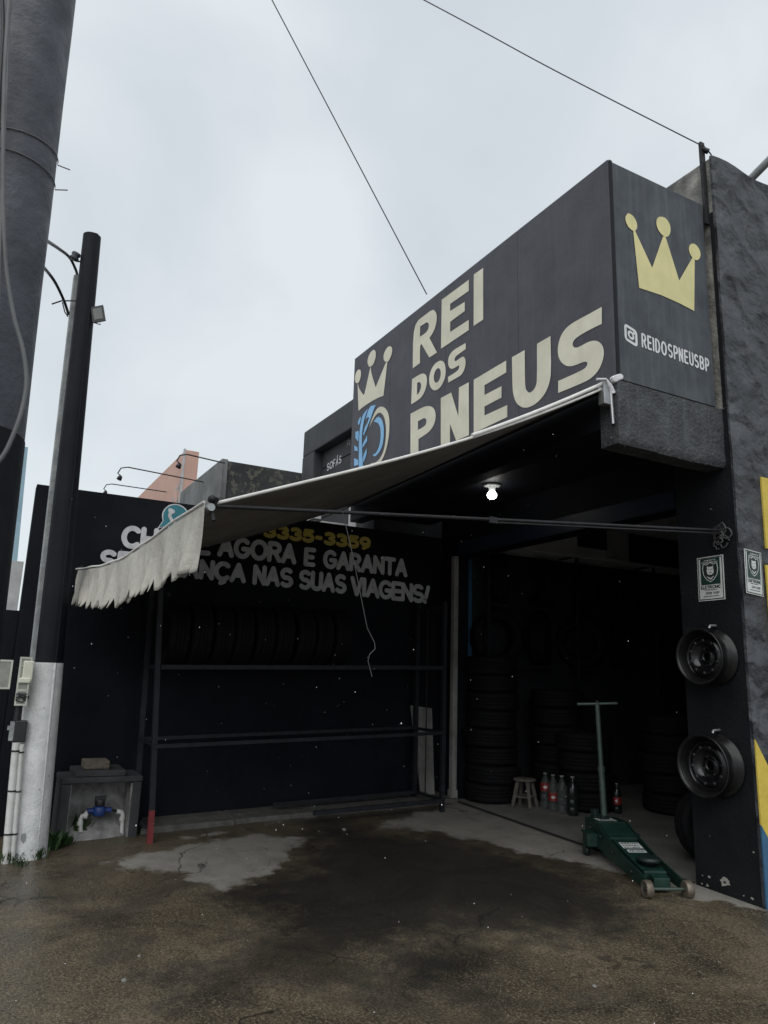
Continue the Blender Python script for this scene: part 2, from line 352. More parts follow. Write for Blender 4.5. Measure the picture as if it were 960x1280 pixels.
bumpy = .006*np.sin(PX[:,0]*1.7+PX[:,1]*.6)*np.sin(PX[:,1]*1.3-PX[:,0]*.5); near = (np.abs(PX[:,0]+4) < 5) & (np.abs(PX[:,1]-2.4) < 3.4)
ZZ = ZZ+np.where(near, bumpy, 0)
nx, ny = len(xs), len(ys)
me = bpy.data.meshes.new('ground')
me.from_pydata([(a, b, c) for (a, b), c in zip(PX, ZZ)], [], [(j*nx+i, j*nx+i+1, (j+1)*nx+i+1, (j+1)*nx+i) for j in range(ny-1) for i in range(nx-1)])
me.polygons.foreach_set('use_smooth', [True]*len(me.polygons))
G = lambda l: [gnd(*p) for p in l]
dry1 = G([(120,1078),(190,1064),(250,1052),(330,1041),(384,1046),(366,1064),(358,1082),(330,1098),(280,1115),(250,1112),(225,1094),(160,1086)])
dry2 = G([(455,1036),(480,1026),(500,1020),(560,1006)])+[(-7.2,5.0,0),(-7.2,6,0),(-3.9,6,0),(-3.5,4.9,0)]+G([(958,1146),(900,1128),(862,1132),(835,1110),(790,1096),(740,1086),(690,1074),(640,1062),(590,1050),(540,1040),(500,1034)])
dry3 = G([(215,1046),(300,1034),(360,1024),(400,1018),(400,1021),(330,1034),(240,1050)])
stain = G([(400,1022),(470,1040),(560,1046),(640,1068),(740,1094),(800,1125),(790,1165),(700,1180),(600,1165),(560,1195),(480,1190),(380,1205),(300,1200),(330,1150),(270,1125),(360,1088)])
stain2 = G([(495,1185),(570,1180),(590,1205),(560,1232),(500,1225)]); stain3 = G([(235,1225),(270,1218),(275,1240),(240,1248)])
dv = np.maximum(np.maximum(sdist(PX, dry1), sdist(PX, dry2)), sdist(PX, dry3)-.03); sv = np.maximum(np.maximum(sdist(PX, stain), sdist(PX, stain2)+.08), sdist(PX, stain3)+.1)
fv_ = sdist(PX, G([(0,1085),(45,1082),(75,1120),(90,1180),(110,1279),(0,1279)]))
for nm, a in (('dry', dv), ('stain', sv), ('film', fv_)):
    at = me.attributes.new(nm, 'FLOAT', 'POINT'); at.data.foreach_set('value', np.clip(a, -3, 3).astype(np.float32))
me.materials.append(M_ground); go = bpy.data.objects.new('ground', me); COL.objects.link(go); struct(go); go['label'] = 'wet brown concrete forecourt with dry patches'
mb = MB(); mb.grid(lambda u, v: (-7.5+u*4.0, 4.885+v*7.1, gz(-7.5+u*4.0, 4.885+v*7.1)+.012), 30, 40); fo = struct(obj('garage_floor', mb, M_gfloor)); fo['label'] = 'grey concrete floor inside the garage'
mb = MB(); mb.grid(lambda u, v: (-7.2+u*3.12, 4.845+v*.045, gz(-7.2+u*3.12, 4.86)+.007+.003*v), 20, 1); struct(obj('threshold_seam', mb, M_seam))
mb = MB()
for y0, y1 in ((1.5,2.35),(2.355,3.2),(3.205,4.05),(4.055,4.86)):
    mb.hexa([(-7.56,y0,-.2),(-7.12,y0,-.2),(-7.10,y1,-.2),(-7.56,y1,-.2),(-7.56,y0,gz(-7,y0)+.06),(-7.14,y0,gz(-7,y0)+.05),(-7.12,y1,gz(-7,y1)+.05),(-7.56,y1,gz(-7,y1)+.06)])
struct(obj('kerb', mb, M_kerb, bevel=.012))

# ------------------------------------------------------------------ tyre shop building
XE, YF, XS, YS = -3.5, 4.87, -3.575, 3.75      # street wall plane, garage front plane, sign end plane, sign front plane
B = thing('tyre_shop_building', 'black painted garage with open front behind the dark forecourt', 'building', (-5.5, 6.5, .1))
mb = MB()
mb.hexa([(-4.05,YF,-.3),(XE-.02,YF,-.3),(XE-.02,5.25,-.3),(-4.05,5.25,-.3),(-4.05,YF,3.55),(XE-.02,YF,3.55),(XE-.02,5.25,3.55),(-4.05,5.25,3.55)])
tag(obj('front_pillar', mb, M_blackcol, B), 'black pillar with two steel wheels hung on it')
mb = MB(); mb.box((-4.05,YF+.003,3.55),(XE-.02,5.25,5.765)); obj('pillar_top', mb, M_raw, B, bevel=.015)['label'] = 'raw weathered concrete top of the corner pillar'
# street wall: slightly uneven slab
def swall(u, v):
    y = YF-.004+u*6.; z = -.4+v*(5.8+.4)
    return (XE+.006*math.sin(y*7+z*2.3)*math.sin(z*4.1), y, min(z, 5.775-.02*u+.012*math.sin(y*9)))
mb = MB(); mb.grid(swall, 60, 60)
nu = 60
mb.add([(XE-.02,YF-.004,-.4),(XE-.02,YF-.004,5.775),(XE-.02,YF+5.996,5.75),(XE-.02,YF+5.996,-.4)], [(0,1,2,3)])
mb.add([swall(0,v/60) for v in range(61)]+[(XE-.02,YF-.004,swall(0,v/60)[2]) for v in range(61)], [(i,i+1,62+i,61+i) for i in range(60)])
mb.add([swall(u/60,1) for u in range(61)]+[(XE-.02,YF-.004+u/10,swall(u/60,1)[2]) for u in range(61)], [(i,i+1,62+i,61+i) for i in range(60)])
obj('street_wall', mb, M_street, B, fix=False)['label'] = 'lumpy dark grey stucco wall facing the street'
mb = MB(); mb.box((XE-.052,YF-.008,3.56),(XE-.02,YF+.002,5.25)); obj('painted_strip', mb, M_blackcol, B)
mb = MB(); mb.box((-7.55,YF,2.84),(-4.05,5.07,5.72)); obj('front_wall', mb, M_black, B)
mb = MB(); mb.box((-7.2,YF-.012,2.845),(-4.06,YF,3.0)); obj('lintel', mb, M_blue, B)['label'] = 'dark blue lintel over the garage opening'
mb = MB(); mb.box((-7.55,YF,-.2),(-7.235,5.05,2.84)); obj('side_pier', mb, M_black, B)
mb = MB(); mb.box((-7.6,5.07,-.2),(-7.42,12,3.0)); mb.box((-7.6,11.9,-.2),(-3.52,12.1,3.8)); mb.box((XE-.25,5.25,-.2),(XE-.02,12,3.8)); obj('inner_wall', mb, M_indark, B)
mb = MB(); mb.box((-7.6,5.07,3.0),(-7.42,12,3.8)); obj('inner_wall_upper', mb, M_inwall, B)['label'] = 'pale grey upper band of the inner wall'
mb = MB(); mb.box((-7.6,5.07,3.8),(-3.52,12.1,3.95)); obj('ceiling', mb, M_inwall, B)
for (y0,y1,z0,z1,mm) in ((6.95,7.45,3.22,3.5,M_indark),(7.45,7.86,3.12,3.5,M_nwhite),(7.9,8.9,3.1,3.5,M_blue)):
    mb = MB(); mb.box((-7.415,y0,z0),(-7.37,y1,z1)); obj('wall_panel', mb, mm, B)
mb = MB(); mb.box((-7.225,4.80,.1),(-7.16,4.86,2.835)); mb.box((-7.235,4.79,.08),(-7.15,4.868,.24)); tag(obj('door_track', mb, M_board, B, bevel=.004), 'white steel guide rail at the garage opening')
mb = MB(); mb.box((-7.415,5.08,1.5),(-7.40,5.22,3.0)); obj('painted_band', mb, M_fblue, B)
# overhang with beams
mb = MB(); mb.box((-7.85,YS+.15,3.32),(XS-.15,YF-.002,3.50)); obj('soffit', mb, M_soffit, B)
mb = MB(); mb.box((-7.85,YS+.002,3.22),(XS-.16,YS+.17,3.535)); obj('front_beam', mb, M_soffit, B, bevel=.01)
def beamface(u, v):
    y = YS+u*(YF-.002-YS); z = 3.075+v*(3.545-3.075)
    return (XS+.012+.003*math.sin(y*23+z*11)*math.sin(z*31)-.02*max(0,1-v*8)**2, y, z-(.004*math.sin(y*6)*(1-v)))
mb = MB(); mb.grid(beamface, 40, 16); n = 40
bot = [beamface(i/40,0) for i in range(41)]; top = [beamface(i/40,1) for i in range(41)]
for ln in (bot, top): mb.add(ln+[(XS-.16, p[1], p[2]) for p in ln], [(i,i+1,42+i,41+i) for i in range(40)])
lf = [beamface(0,j/16) for j in range(17)]; mb.add(lf+[(XS-.16,YS,p[2]) for p in lf], [(i,i+1,18+i,17+i) for i in range(16)])
mb.add([(XS-.16,YS,3.075),(XS-.16,YF,3.075),(XS-.16,YF,3.545),(XS-.16,YS,3.545)], [(0,1,2,3)])
tag(obj('end_beam', mb, M_beam, B, fix=False), 'rough rendered grey beam under the sign end')
# painted colours on street wall
def onX(l, d=.012): return [tuple(on(0, XE+d, *p)) for p in l]
mb = MB(); mb.prism([(XE+.004,5.16,2.475),(XE+.004,5.165,3.035),(XE+.004,6.4,3.03),(XE+.004,6.4,2.47)], (.014,0,0)); mb.prism([(XE+.004,5.137,1.75),(XE+.004,5.137,2.345),(XE+.004,6.4,2.34),(XE+.004,6.4,1.75)], (.014,0,0))
obj('yellow_panel', mb, M_yellow, B)
mb = MB(); mb.prism([(XE+.002,4.868,1.09),(XE+.002,5.4,.30),(XE+.002,5.4,-.2),(XE+.002,4.868,.53)], (.012,0,0)); obj('yellow_stripe', mb, M_yellow, B)
mb = MB(); mb.prism([(XE+.002,4.868,.528),(XE+.002,5.4,-.202),(XE+.002,4.868,-.2)], (.012,0,0)); obj('blue_stripe', mb, M_fblue, B)
mb = MB()
for k in range(9):
    cx, cz = (-3.806, .1) if k == 0 else (random.uniform(-4.0,-3.53), abs(random.gauss(.0,.13))+.02)
    r = .045 if k == 0 else random.uniform(.005,.014)
    mb = MB(); mb.flat([[(cx+r*1.3*random.uniform(.45,1)*math.cos(a*.52), YF-.0025, cz+r*random.uniform(.4,1)*math.sin(a*.52)) for a in range(12)]]); obj('paint_chip', mb, M_chip, B)
mb = MB(); mb.tube([(XE-.05,5.45,5.80),(XE+.16,5.47,5.90)], .035, 12); obj('drain_pipe', mb, M_gpost, B)
mb = MB(); mb.box((-3.575,4.815,5.15),(-3.552,4.862,5.92)); mb.tube([(-3.56,4.84,5.86),(-3.53,4.88,5.83)], .022, 8); mb.tube([(-3.56,4.84,5.91),(-3.53,4.87,5.84),(-3.52,4.9,5.80)], .006, 6)
tag(obj('wire_bracket', mb, M_steel, B), 'dark steel bracket holding an overhead wire')

# ------------------------------------------------------------------ lettering helpers
def smooth_poly(pts, lim=52):
    n = len(pts); out = []
    for i in range(n):
        a, b, c = np.array(pts[i-1], float), np.array(pts[i], float), np.array(pts[(i+1) % n], float)
        u, v = b-a, c-b; ang = abs(math.degrees(math.atan2(u[0]*v[1]-u[1]*v[0], u@v)))
        if ang > lim or ang < 2: out.append(tuple(b))
        else: out += [tuple(b-u*.25), tuple(b+v*.25)]
    return out
def traced(mb, polys, ox, oy, s, ax, val, it=2, lim=52):
    Q = []
    for p in polys:
        for _ in range(it): p = smooth_poly(p, lim)
        Q.append([tuple(on(ax, val, ox+x/s, oy+y/s)) for x, y in p])
    mb.flat(Q)
def arc(cx, cy, rx, ry, a0, a1, n=9):
    return [(cx+rx*math.cos(math.radians(a0+(a1-a0)*i/n)), cy+ry*math.sin(math.radians(a0+(a1-a0)*i/n))) for i in range(n+1)]
_S = arc(.3,.74,.26,.26,40,270,10)+arc(.3,.25,.28,.25,90,-140,10)
GL = {'A': ([[(0,0),(.3,1),(.6,0)],[(.11,.33),(.49,.33)]],.6), 'B': ([[(0,0),(0,1),(.28,1)]+arc(.28,.76,.24,.24,90,-90,6)+[(0,.52)],[(.28,.52)]+arc(.28,.26,.28,.26,90,-90,7)+[(0,0)]],.56),
 'C': ([arc(.34,.5,.34,.5,48,312,14)],.6), 'D': ([[(0,0),(0,1),(.2,1)]+arc(.2,.5,.38,.5,90,-90,10)+[(0,0)]],.58), 'E': ([[(.46,1),(0,1),(0,0),(.46,0)],[(0,.5),(.4,.5)]],.46),
 'F': ([[(.46,1),(0,1),(0,0)],[(0,.5),(.4,.5)]],.46), 'G': ([arc(.34,.5,.34,.5,48,330,14)+[(.64,.46),(.38,.46)]],.64), 'H': ([[(0,0),(0,1)],[(.54,0),(.54,1)],[(0,.5),(.54,.5)]],.54),
 'I': ([[(0,0),(0,1)]],.06), 'L': ([[(0,1),(0,0),(.44,0)]],.44), 'M': ([[(0,0),(.04,1),(.35,.3),(.66,1),(.7,0)]],.7), 'N': ([[(0,0),(0,1),(.52,0),(.52,1)]],.52),
 'O': ([arc(.36,.5,.36,.5,90,450,20)],.72), 'P': ([[(0,0),(0,1),(.26,1)]+arc(.26,.73,.27,.27,90,-90,8)+[(0,.46)]],.53), 'R': ([[(0,0),(0,1),(.26,1)]+arc(.26,.74,.26,.26,90,-90,8)+[(0,.48)],[(.26,.48),(.54,0)]],.54),
 'S': ([_S],.58), 'T': ([[(0,1),(.56,1)],[(.28,1),(.28,0)]],.56), 'U': ([[(0,1),(0,.3)]+arc(.27,.28,.27,.28,180,360,9)+[(.54,1)]],.54), 'V': ([[(0,1),(.28,0),(.56,1)]],.56),
 'X': ([[(0,0),(.5,1)],[(.5,0),(0,1)]],.5), '-': ([[(.05,.45),(.3,.45)]],.35), ' ': ([],.28), '!': ([[(.2,1),(.06,.3)],[(0,.0),(0,.005)]],.2),
 '3': ([arc(.27,.75,.25,.25,140,-80,8)+arc(.27,.27,.28,.27,80,-145,9)],.55), '5': ([[(.5,1),(.1,1),(.06,.58)]+arc(.26,.32,.28,.32,100,-145,10)],.54), '9': ([arc(.28,.68,.26,.32,0,360,14),[(.54,.68),(.5,.3),(.2,0)]],.54),
 '0': ([arc(.28,.5,.28,.5,90,450,16)],.56), '4': ([[(.4,0),(.4,1),(0,.32),(.55,.32)]],.55)}
GL['Ç'] = (GL['C'][0]+[[(.36,0),(.42,-.14),(.26,-.24)]], .6); GL['Á'] = (GL['A'][0]+[[(.28,1.16),(.42,1.36)]], .6); GL['Ô'] = (GL['O'][0]+[[(.2,1.15),(.36,1.32),(.52,1.15)]], .72)
class Layer:
    k = 0
def stroke(mb, pts, wd, O, U, V, Nrm, rnd=True):    # pts in metres on the plane (U,V); every piece sits a hair above the last
    P = [np.array(p, float) for p in pts]
    def put(q, fs):
        Layer.k = (Layer.k+1) % 24
        mb.add([O+U*a+V*b+Nrm*(.002+Layer.k*.00012) for a, b in q], fs)
    def disc(c, n=12): put([(c[0]+wd/2*math.cos(2*math.pi*i/n), c[1]+wd/2*math.sin(2*math.pi*i/n)) for i in range(n)], [tuple(range(n))])
    runs = [[P[0]]]
    for i in range(1, len(P)):
        runs[-1].append(P[i])
        if i < len(P)-1:
            u, v = P[i]-P[i-1], P[i+1]-P[i]
            if abs(math.atan2(u[0]*v[1]-u[1]*v[0], u@v)) > .7: runs.append([P[i]])
    for r in runs:
        L_, R_ = [], []
        for i, p in enumerate(r):
            t = r[min(i+1,len(r)-1)]-r[max(i-1,0)]; t = t/(np.linalg.norm(t)+1e-12); nn = np.array([-t[1], t[0]])*wd/2
            L_.append(p+nn); R_.append(p-nn)
        m = len(r); put(L_+R_, [(i,i+1,m+i+1,m+i) for i in range(m-1)])
        if rnd: disc(r[0]); disc(r[-1])
def text(mb, s, pl, pr, h, wd, Nrm, vup=(0,0,1), gap=.17, rnd=True):   # pl, pr: outer ends of the baseline
    pl, pr = np.array(pl, float), np.array(pr, float); D = pr-pl; Ln = np.linalg.norm(D); U = D/Ln; V = np.array(vup, float); Nn = np.array(Nrm, float)
    tot = sum(GL[c][1] for c in s)+gap*(len(s)-1); gapm = gap
    sx = (Ln-wd-0*len(s))/tot; sy = h-wd; x = wd/2
    for c in s:
        for pg in GL[c][0]: stroke(mb, [(x+a*sx, wd/2+b*sy) for a, b in pg], wd, pl, U, V, Nn, rnd)
        x += (GL[c][1]+gapm)*sx

# ------------------------------------------------------------------ shop sign
S = thing('shop_sign', 'dark grey corner fascia sign with cream crown and large cream letters', 'sign', (-5.7, 4.3, 3.55))
def panel_front(x0, x1):
    mb = MB(); mb.box((x0,YS,3.55),(x1,YS+.04,5.335)); return mb
for x0, x1 in ((-7.90,-6.94),(-6.936,-5.80),(-5.796,-4.66),(-4.656,XS-.002)):
    obj('front_panel', panel_front(x0, x1), M_sign, S, bevel=.003)
mb = MB(); mb.box((XS-.04,YS+.045,3.56),(XS,YF-.06,5.33)); obj('end_panel', mb, M_signr, S, bevel=.003)['label'] = 'end face with yellow crown and account name'
mb = MB(); mb.box((-7.89,YS+.045,5.27),(XS-.045,YF-.005,5.32)); obj('sign_roof', mb, M_sign, S)
mb = MB(); mb.box((-7.895,YS+.045,3.55),(-7.855,YF-.005,5.26)); obj('far_end_panel', mb, M_sign, S)
mb = MB(); mb.box((XS-.001,YS+.012,3.55),(XS+.005,YS+.044,5.338)); obj('corner_trim', mb, M_soffit, S, bevel=.003)
YL = YS-.004
mb = MB()
traced(mb, [[(133,600),(250,510),(300,470),(335,458),(360,480),(370,530),(362,600),(340,670),(295,740),(370,885),(293,935),(215,800),(200,815),(200,990),(127,1045)],[(202,625),(265,583),(285,590),(290,620),(280,660),(250,695),(200,728)]], 500,330,8,1,YL)
traced(mb, [[(417,358),(688,158),(688,268),(502,400),(502,470),(648,378),(648,470),(502,578),(502,680),(688,558),(688,660),(410,848)]], 500,330,8,1,YL,0)
traced(mb, [[(738,105),(832,38),(832,555),(736,620)]], 500,330,8,1,YL,0)
obj('lettering', mb, M_cream, S)['label'] = 'cream letters REI'
mb = MB()
traced(mb, [[(120,432),(195,385),(230,372),(258,385),(270,420),(268,480),(250,550),(215,615),(160,655),(112,683)],[(172,468),(195,458),(210,475),(212,510),(200,550),(185,575),(170,588)]], 500,420,8,1,YL)
traced(mb, [[(457,330),(447,270),(420,245),(385,250),(340,285),(305,350),(290,420),(295,490),(320,535),(355,547),(400,520),(440,450),(455,390)],[(408,350),(395,325),(375,322),(350,350),(338,400),(340,445),(355,468),(380,462),(400,425),(408,385)]], 500,420,8,1,YL)
traced(mb, [[(657,70),(657,130),(600,172),(560,200),(545,230),(548,250),(565,250),(600,220),(630,205),(650,220),(657,260),(650,320),(620,385),(575,415),(483,465),(480,410),(560,360),(585,335),(595,300),(585,295),(560,310),(525,330),(500,325),(483,295),(480,250),(490,200),(520,155),(560,125)]], 500,420,8,1,YL)
obj('lettering', mb, M_cream, S)['label'] = 'small cream letters DOS'
mb = MB()
traced(mb, [[(105,778),(230,710),(290,697),(335,715),(358,770),(355,840),(330,910),(280,970),(185,1030),(185,1210),(104,1248)],[(180,853),(240,820),(262,830),(265,865),(250,900),(180,940)]], 500,420,8,1,YL)
traced(mb, [[(408,620),(512,565),(583,800),(590,515),(688,462),(690,992),(562,1047),(500,880),(500,1073),(408,1112)]], 500,420,8,1,YL,0)
traced(mb, [[(97,598),(422,405),(422,525),(205,652),(205,750),(375,662),(375,775),(205,865),(205,955),(433,850),(433,970),(97,1130)]], 580,400,8,1,YL,0)
traced(mb, [[(480,372),(607,300),(610,650),(622,705),(655,728),(690,710),(720,660),(730,600),(730,238),(865,160),(872,500),(860,610),(830,700),(780,780),(710,845),(640,878),(580,875),(530,840),(500,780),(484,690)]], 580,400,8,1,YL)
traced(mb, [[(738,108),(738,278),(600,345),(500,405),(460,440),(445,475),(450,505),(475,520),(510,510),(600,460),(650,445),(700,450),(745,490),(762,560),(750,640),(715,730),(650,810),(570,860),(302,970),(302,850),(550,740),(590,700),(595,670),(580,655),(550,660),(480,690),(420,705),(370,695),(320,650),(297,580),(300,490),(330,390),(380,320),(450,265),(600,185)]], 660,370,8,1,YL)
obj('lettering', mb, M_cream, S)['label'] = 'large cream letters PNEUS'
mb = MB()
traced(mb, [[(132,650),(160,740),(225,828),(240,790),(325,400),(345,520),(403,710),(555,340),(578,335),(520,835),(400,885),(260,970),(145,1062)]], 436,425,12,1,YL,1,20)
for bl in ([(150,440),(180,450),(185,520),(165,610),(135,652),(105,645),(90,600),(95,530),(120,465)],[(375,142),(405,170),(405,250),(380,340),(345,395),(305,402),(278,350),(285,270),(325,180)],[(615,87),(650,110),(652,180),(625,270),(585,330),(545,332),(518,280),(525,200),(570,115)]):
    traced(mb, [bl], 436,425,12,1,YL-.0006,2,70)
obj('crown_emblem', mb, M_cream, S)['label'] = 'cream crown above the tyre emblem'
mb = MB()
traced(mb, [[(305,530),(345,410),(390,300),(440,230),(500,213),(560,250),(600,340),(612,450),(606,620),(578,800),(530,960),(480,1050),(420,1100),(340,1110),(330,1070),(400,1060),(460,1010),(520,900),(550,750),(560,600),(555,480),(530,370),(490,315),(450,308),(410,340),(370,400),(330,480)]], 436,490,12,1,YL,2,60)
obj('tyre_emblem_ring', mb, M_cream, S)
mb = MB()
traced(mb, [[(375,445),(410,390),(445,370),(490,400),(520,480),(528,600),(518,740),(490,850),(440,930),(390,968),(355,945),(400,925),(440,860),(470,760),(480,640),(475,540),(450,480),(420,455)]], 436,490,12,1,YL,2,60)
for pl in ([(150,1150),(150,800),(160,600),(185,430),(215,330),(288,248),(250,350),(225,440),(205,560),(195,700),(200,900),(215,1150)],
           [(250,420),(290,270),(330,210),(405,193),(370,270),(330,400),(290,490),(265,560),(225,650),(215,640),(240,530),(285,460),(305,380),(280,380)],
           [(180,365),(180,420),(150,500),(135,470),(150,410)],[(100,600),(145,580),(152,640),(140,745),(100,690)],[(85,800),(130,830),(135,885),(85,880)],[(80,990),(140,1020),(145,1090),(80,1110)],
           [(205,790),(275,650),(275,735),(205,840)],[(213,960),(270,840),(265,940),(225,1050),(215,1060)]):
    traced(mb, [pl], 436,490,12,1,YL-.0004*(1+len(pl) % 3),1,30)
obj('tyre_emblem_tread', mb, M_lblue, S)
XL = XS+.004
mb = MB()
traced(mb, [[(172,225),(190,225),(362,598),(470,285),(495,285),(632,725),(765,495),(787,515),(783,1030),(630,950),(450,870),(232,798)]], 770,260,8,0,XL,0)
for bl in ([(120,50),(165,70),(205,130),(215,190),(200,222),(175,232),(130,200),(98,140),(92,85)],[(450,83),(500,100),(540,160),(548,230),(530,280),(500,292),(460,270),(415,210),(400,140),(415,95)],[(765,350),(805,370),(840,420),(848,480),(825,520),(795,524),(755,490),(728,430),(730,375)]):
    traced(mb, [bl], 770,260,8,0,XL+.0006,2,70)
obj('crown_emblem', mb, M_crown, S)['label'] = 'large yellow crown on the end face'
mb = MB()
H = lambda x, y: on(0, XS, 770+x/7.385, 390+y/7.385)
tl, bl_, br_ = H(240,200), H(236,325), H(862,562)
text(mb, 'REIDOSPNEUSBP', bl_, br_, tl[2]-bl_[2]+.005, .0165, (1,0,0), gap=.40)
c0, c1 = H(72,112), H(200,318); icy, icz = (c0[1]+c1[1])/2, H(135,215)[2]; iw = (c1[1]-c0[1])/2-.012
U_, V_ = np.array([0,1.,-.25]), np.array([0,0,1.]); O_ = np.array([XS,icy,icz])
rr = .35
sq = []
for cx, cy, a0 in ((1-rr,1-rr,0),(-1+rr,1-rr,90),(-1+rr,-1+rr,180),(1-rr,-1+rr,270)): sq += arc(cx,cy,rr,rr,a0,a0+90,5)
stroke(mb, [(a*iw, b*iw*1.02) for a, b in sq+[sq[0]]], .022, O_, U_, V_, np.array([1.,0,0]))
stroke(mb, [(a*iw, b*iw) for a, b in arc(0,0,.45,.45,0,360,18)], .018, O_, U_, V_, np.array([1.,0,0]))
stroke(mb, [(.55*iw,.58*iw),(.56*iw,.58*iw)], .022, O_, U_, V_, np.array([1.,0,0]))
obj('account_lettering', mb, M_white, S)['label'] = 'white camera icon and account name'

# ------------------------------------------------------------------ boundary wall with painted message
XW = -7.55
W = thing('boundary_wall', 'tall black wall with painted slogan behind the steel rack', 'wall', (XW-.1, 2.6, 0))
def wface(u, v):
    y = .325+u*(4.868-.325); z = -.3+v*3.407
    return (XW+.004*math.sin(y*3.1+z)*math.sin(z*2.3), y, z)
mb = MB(); mb.grid(wface, 40, 30)
mb.add([(XW-.2,.325,-.3),(XW-.2,4.868,-.3),(XW-.2,4.868,3.107),(XW-.2,.325,3.107)], [(3,2,1,0)])
e = [wface(u/40,1) for u in range(41)]; mb.add(e+[(XW-.2,p[1],3.107) for p in e], [(i,i+1,42+i,41+i) for i in range(40)])
e = [wface(0,v/30) for v in range(31)]; mb.add(e+[(XW-.2,.325,p[2]) for p in e], [(i,i+1,32+i,31+i) for i in range(30)])
obj('wall_body', mb, M_black, W, fix=False)
wp = lambda x, y: on(0, XW+.006, x, y)
def wtext(nm, s, lb, rb, lt, mm, wd, lab, gap=.2):
    mb = MB(); a, b, c = wp(*lb), wp(*rb), wp(*lt)
    h = c[2]-a[2]; text(mb, s, a, b, h, wd, (1,0,0), gap=gap); o = obj(nm, mb, mm, W); o['label'] = lab
wtext('lettering','CHAME',(150,685),(263,695),(151,655.5),M_wallwhite,.052,'off white word CHAME')
wtext('lettering','AGORA',(271,695.5),(370,706),(271,668),M_wallwhite,.052,'off white word AGORA')
wtext('lettering','E',(379,707.5),(394,709),(379,683.5),M_wallwhite,.05,'off white letter E')
wtext('lettering','GARANTA',(403,710.5),(509,722),(403,686),M_wallwhite,.05,'off white word GARANTA')
wtext('lettering','SEGURANÇA',(122,713),(307,729.5),(122,685.5),M_wallwhite,.05,'off white word SEGURANÇA')
wtext('lettering','NAS',(315,731),(366,735.5),(315,705),M_wallwhite,.05,'off white word NAS')
wtext('lettering','SUAS',(372,736.5),(433,743),(372,711),M_wallwhite,.05,'off white word SUAS')
wtext('lettering','VIAGENS!',(437,744.5),(537,755.5),(437,719.5),M_wallwhite,.05,'off white word VIAGENS with exclamation mark',gap=.15)
wtext('lettering','3335-3359',(328,671.5),(463,688.5),(328,653.5),M_wallyel,.045,'yellow telephone number')
mb = MB(); c = wp(219.5,646); rb = .125
pts = [(rb*math.cos(t), rb*.98*math.sin(t)) for t in np.linspace(math.radians(-125), math.radians(205), 26)]
def bub(sc, dx): return [(XW+dx, c[1]+a*sc, c[2]+b*sc) for a, b in pts+[(-.155*1.0,-.13)]]
mb.flat([bub(1.1,.007)]); obj('speech_bubble_edge', mb, M_wallwhite, W)
mb = MB(); mb.flat([bub(1.0,.009)]); obj('speech_bubble', mb, M_teal, W)
mb = MB(); stroke(mb, [(-.055,.05),(-.06,.0),(-.03,-.05),(.02,-.075),(.06,-.07)], .034, np.array([XW+.009,c[1],c[2]]), np.array([0,1.,0]), np.array([0,0,1.]), np.array([1.,0,0])); stroke(mb, [(-.06,.06),(-.035,.05)], .045, np.array([XW+.009,c[1],c[2]]), np.array([0,1.,0]), np.array([0,0,1.]), np.array([1.,0,0])); stroke(mb, [(.06,-.06),(.07,-.08)], .045, np.array([XW+.009,c[1],c[2]]), np.array([0,1.,0]), np.array([0,0,1.]), np.array([1.,0,0]))
obj('phone_icon', mb, M_wallwhite, W)
LW = thing('low_boundary_wall', 'lower dark wall left of the tall slogan wall', 'wall', (-7.7,-1.2,0))
mb = MB(); mb.box((-7.8,-3.2,-.4),(-7.62,.32,1.92)); obj('wall_body', mb, M_black, LW)

# ------------------------------------------------------------------ awning
AW = thing('retractable_awning', 'retractable canvas awning with ragged cream valance over the forecourt', 'awning', (-5.5, 2.3, 2.3))
NA, NB = np.array([-3.64,3.70,3.49]), np.array([-3.66,.96,2.272])          # near edge: wall end, bar end
FA, FB = np.array([-7.80,3.70,3.40]), np.array([-7.42,.775,2.345])        # far edge
_bd = (FB-NB)[:2]; _bn = np.array([-_bd[1], _bd[0]])
def barpt(px, py):
    d = ray(px, py); return CAMP+d*(_bn@(NB[:2]-CAMP[:2])/(_bn@d[:2]))
_bp = [barpt(*q) for q in ((262,632),(240,645),(204,670),(172,693),(150,705),(125,711),(103,712))]
_bu = [float(_bd@(p[:2]-NB[:2])/(_bd@_bd)) for p in _bp]; _bz = [float(p[2]) for p in _bp]
_bu = [0.]+_bu[1:-1]+[1.]
def droop(u): return float(np.interp(u, _bu, _bz))-(NB[2]*(1-u)+FB[2]*u)
def bar(u):
    p = NB*(1-u)+FB*u; p[2] += sum(droop(min(max(u+d,0),1)) for d in (-.06,-.03,0,.03,.06))/5; return p
def canopy(u, v):                                       # u along the bar, v from wall to bar
    a = NA*(1-u)+FA*u; b = bar(u); p = a*(1-v)+b*v
    sag = .085*math.sin(math.pi*v)*(1-.35*v)+.03*math.sin(math.pi*u)*math.sin(math.pi*v)
    return (p[0], p[1], p[2]-sag+.006*math.sin(u*38+v*3)*v)
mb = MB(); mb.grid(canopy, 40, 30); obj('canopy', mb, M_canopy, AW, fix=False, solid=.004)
mb = MB(); mb.tube([np.array(canopy(0,v/24))+np.array([.006,0,.004]) for v in range(25)], .009, 8); mb.tube([np.array(canopy(0,v/24))+np.array([.012,0,.03*(1-v/12)+.012]) for v in range(0,11)], .013, 8); obj('hem', mb, M_hem, AW)['label'] = 'bright rolled hem of the canvas'
mb = MB(); mb.tube([bar(u/16)+np.array([.03*(u == 0),0,-.012]) for u in range(17)], .02, 12); obj('front_bar', mb, M_alum, AW)
random.seed(3)
NT = 40
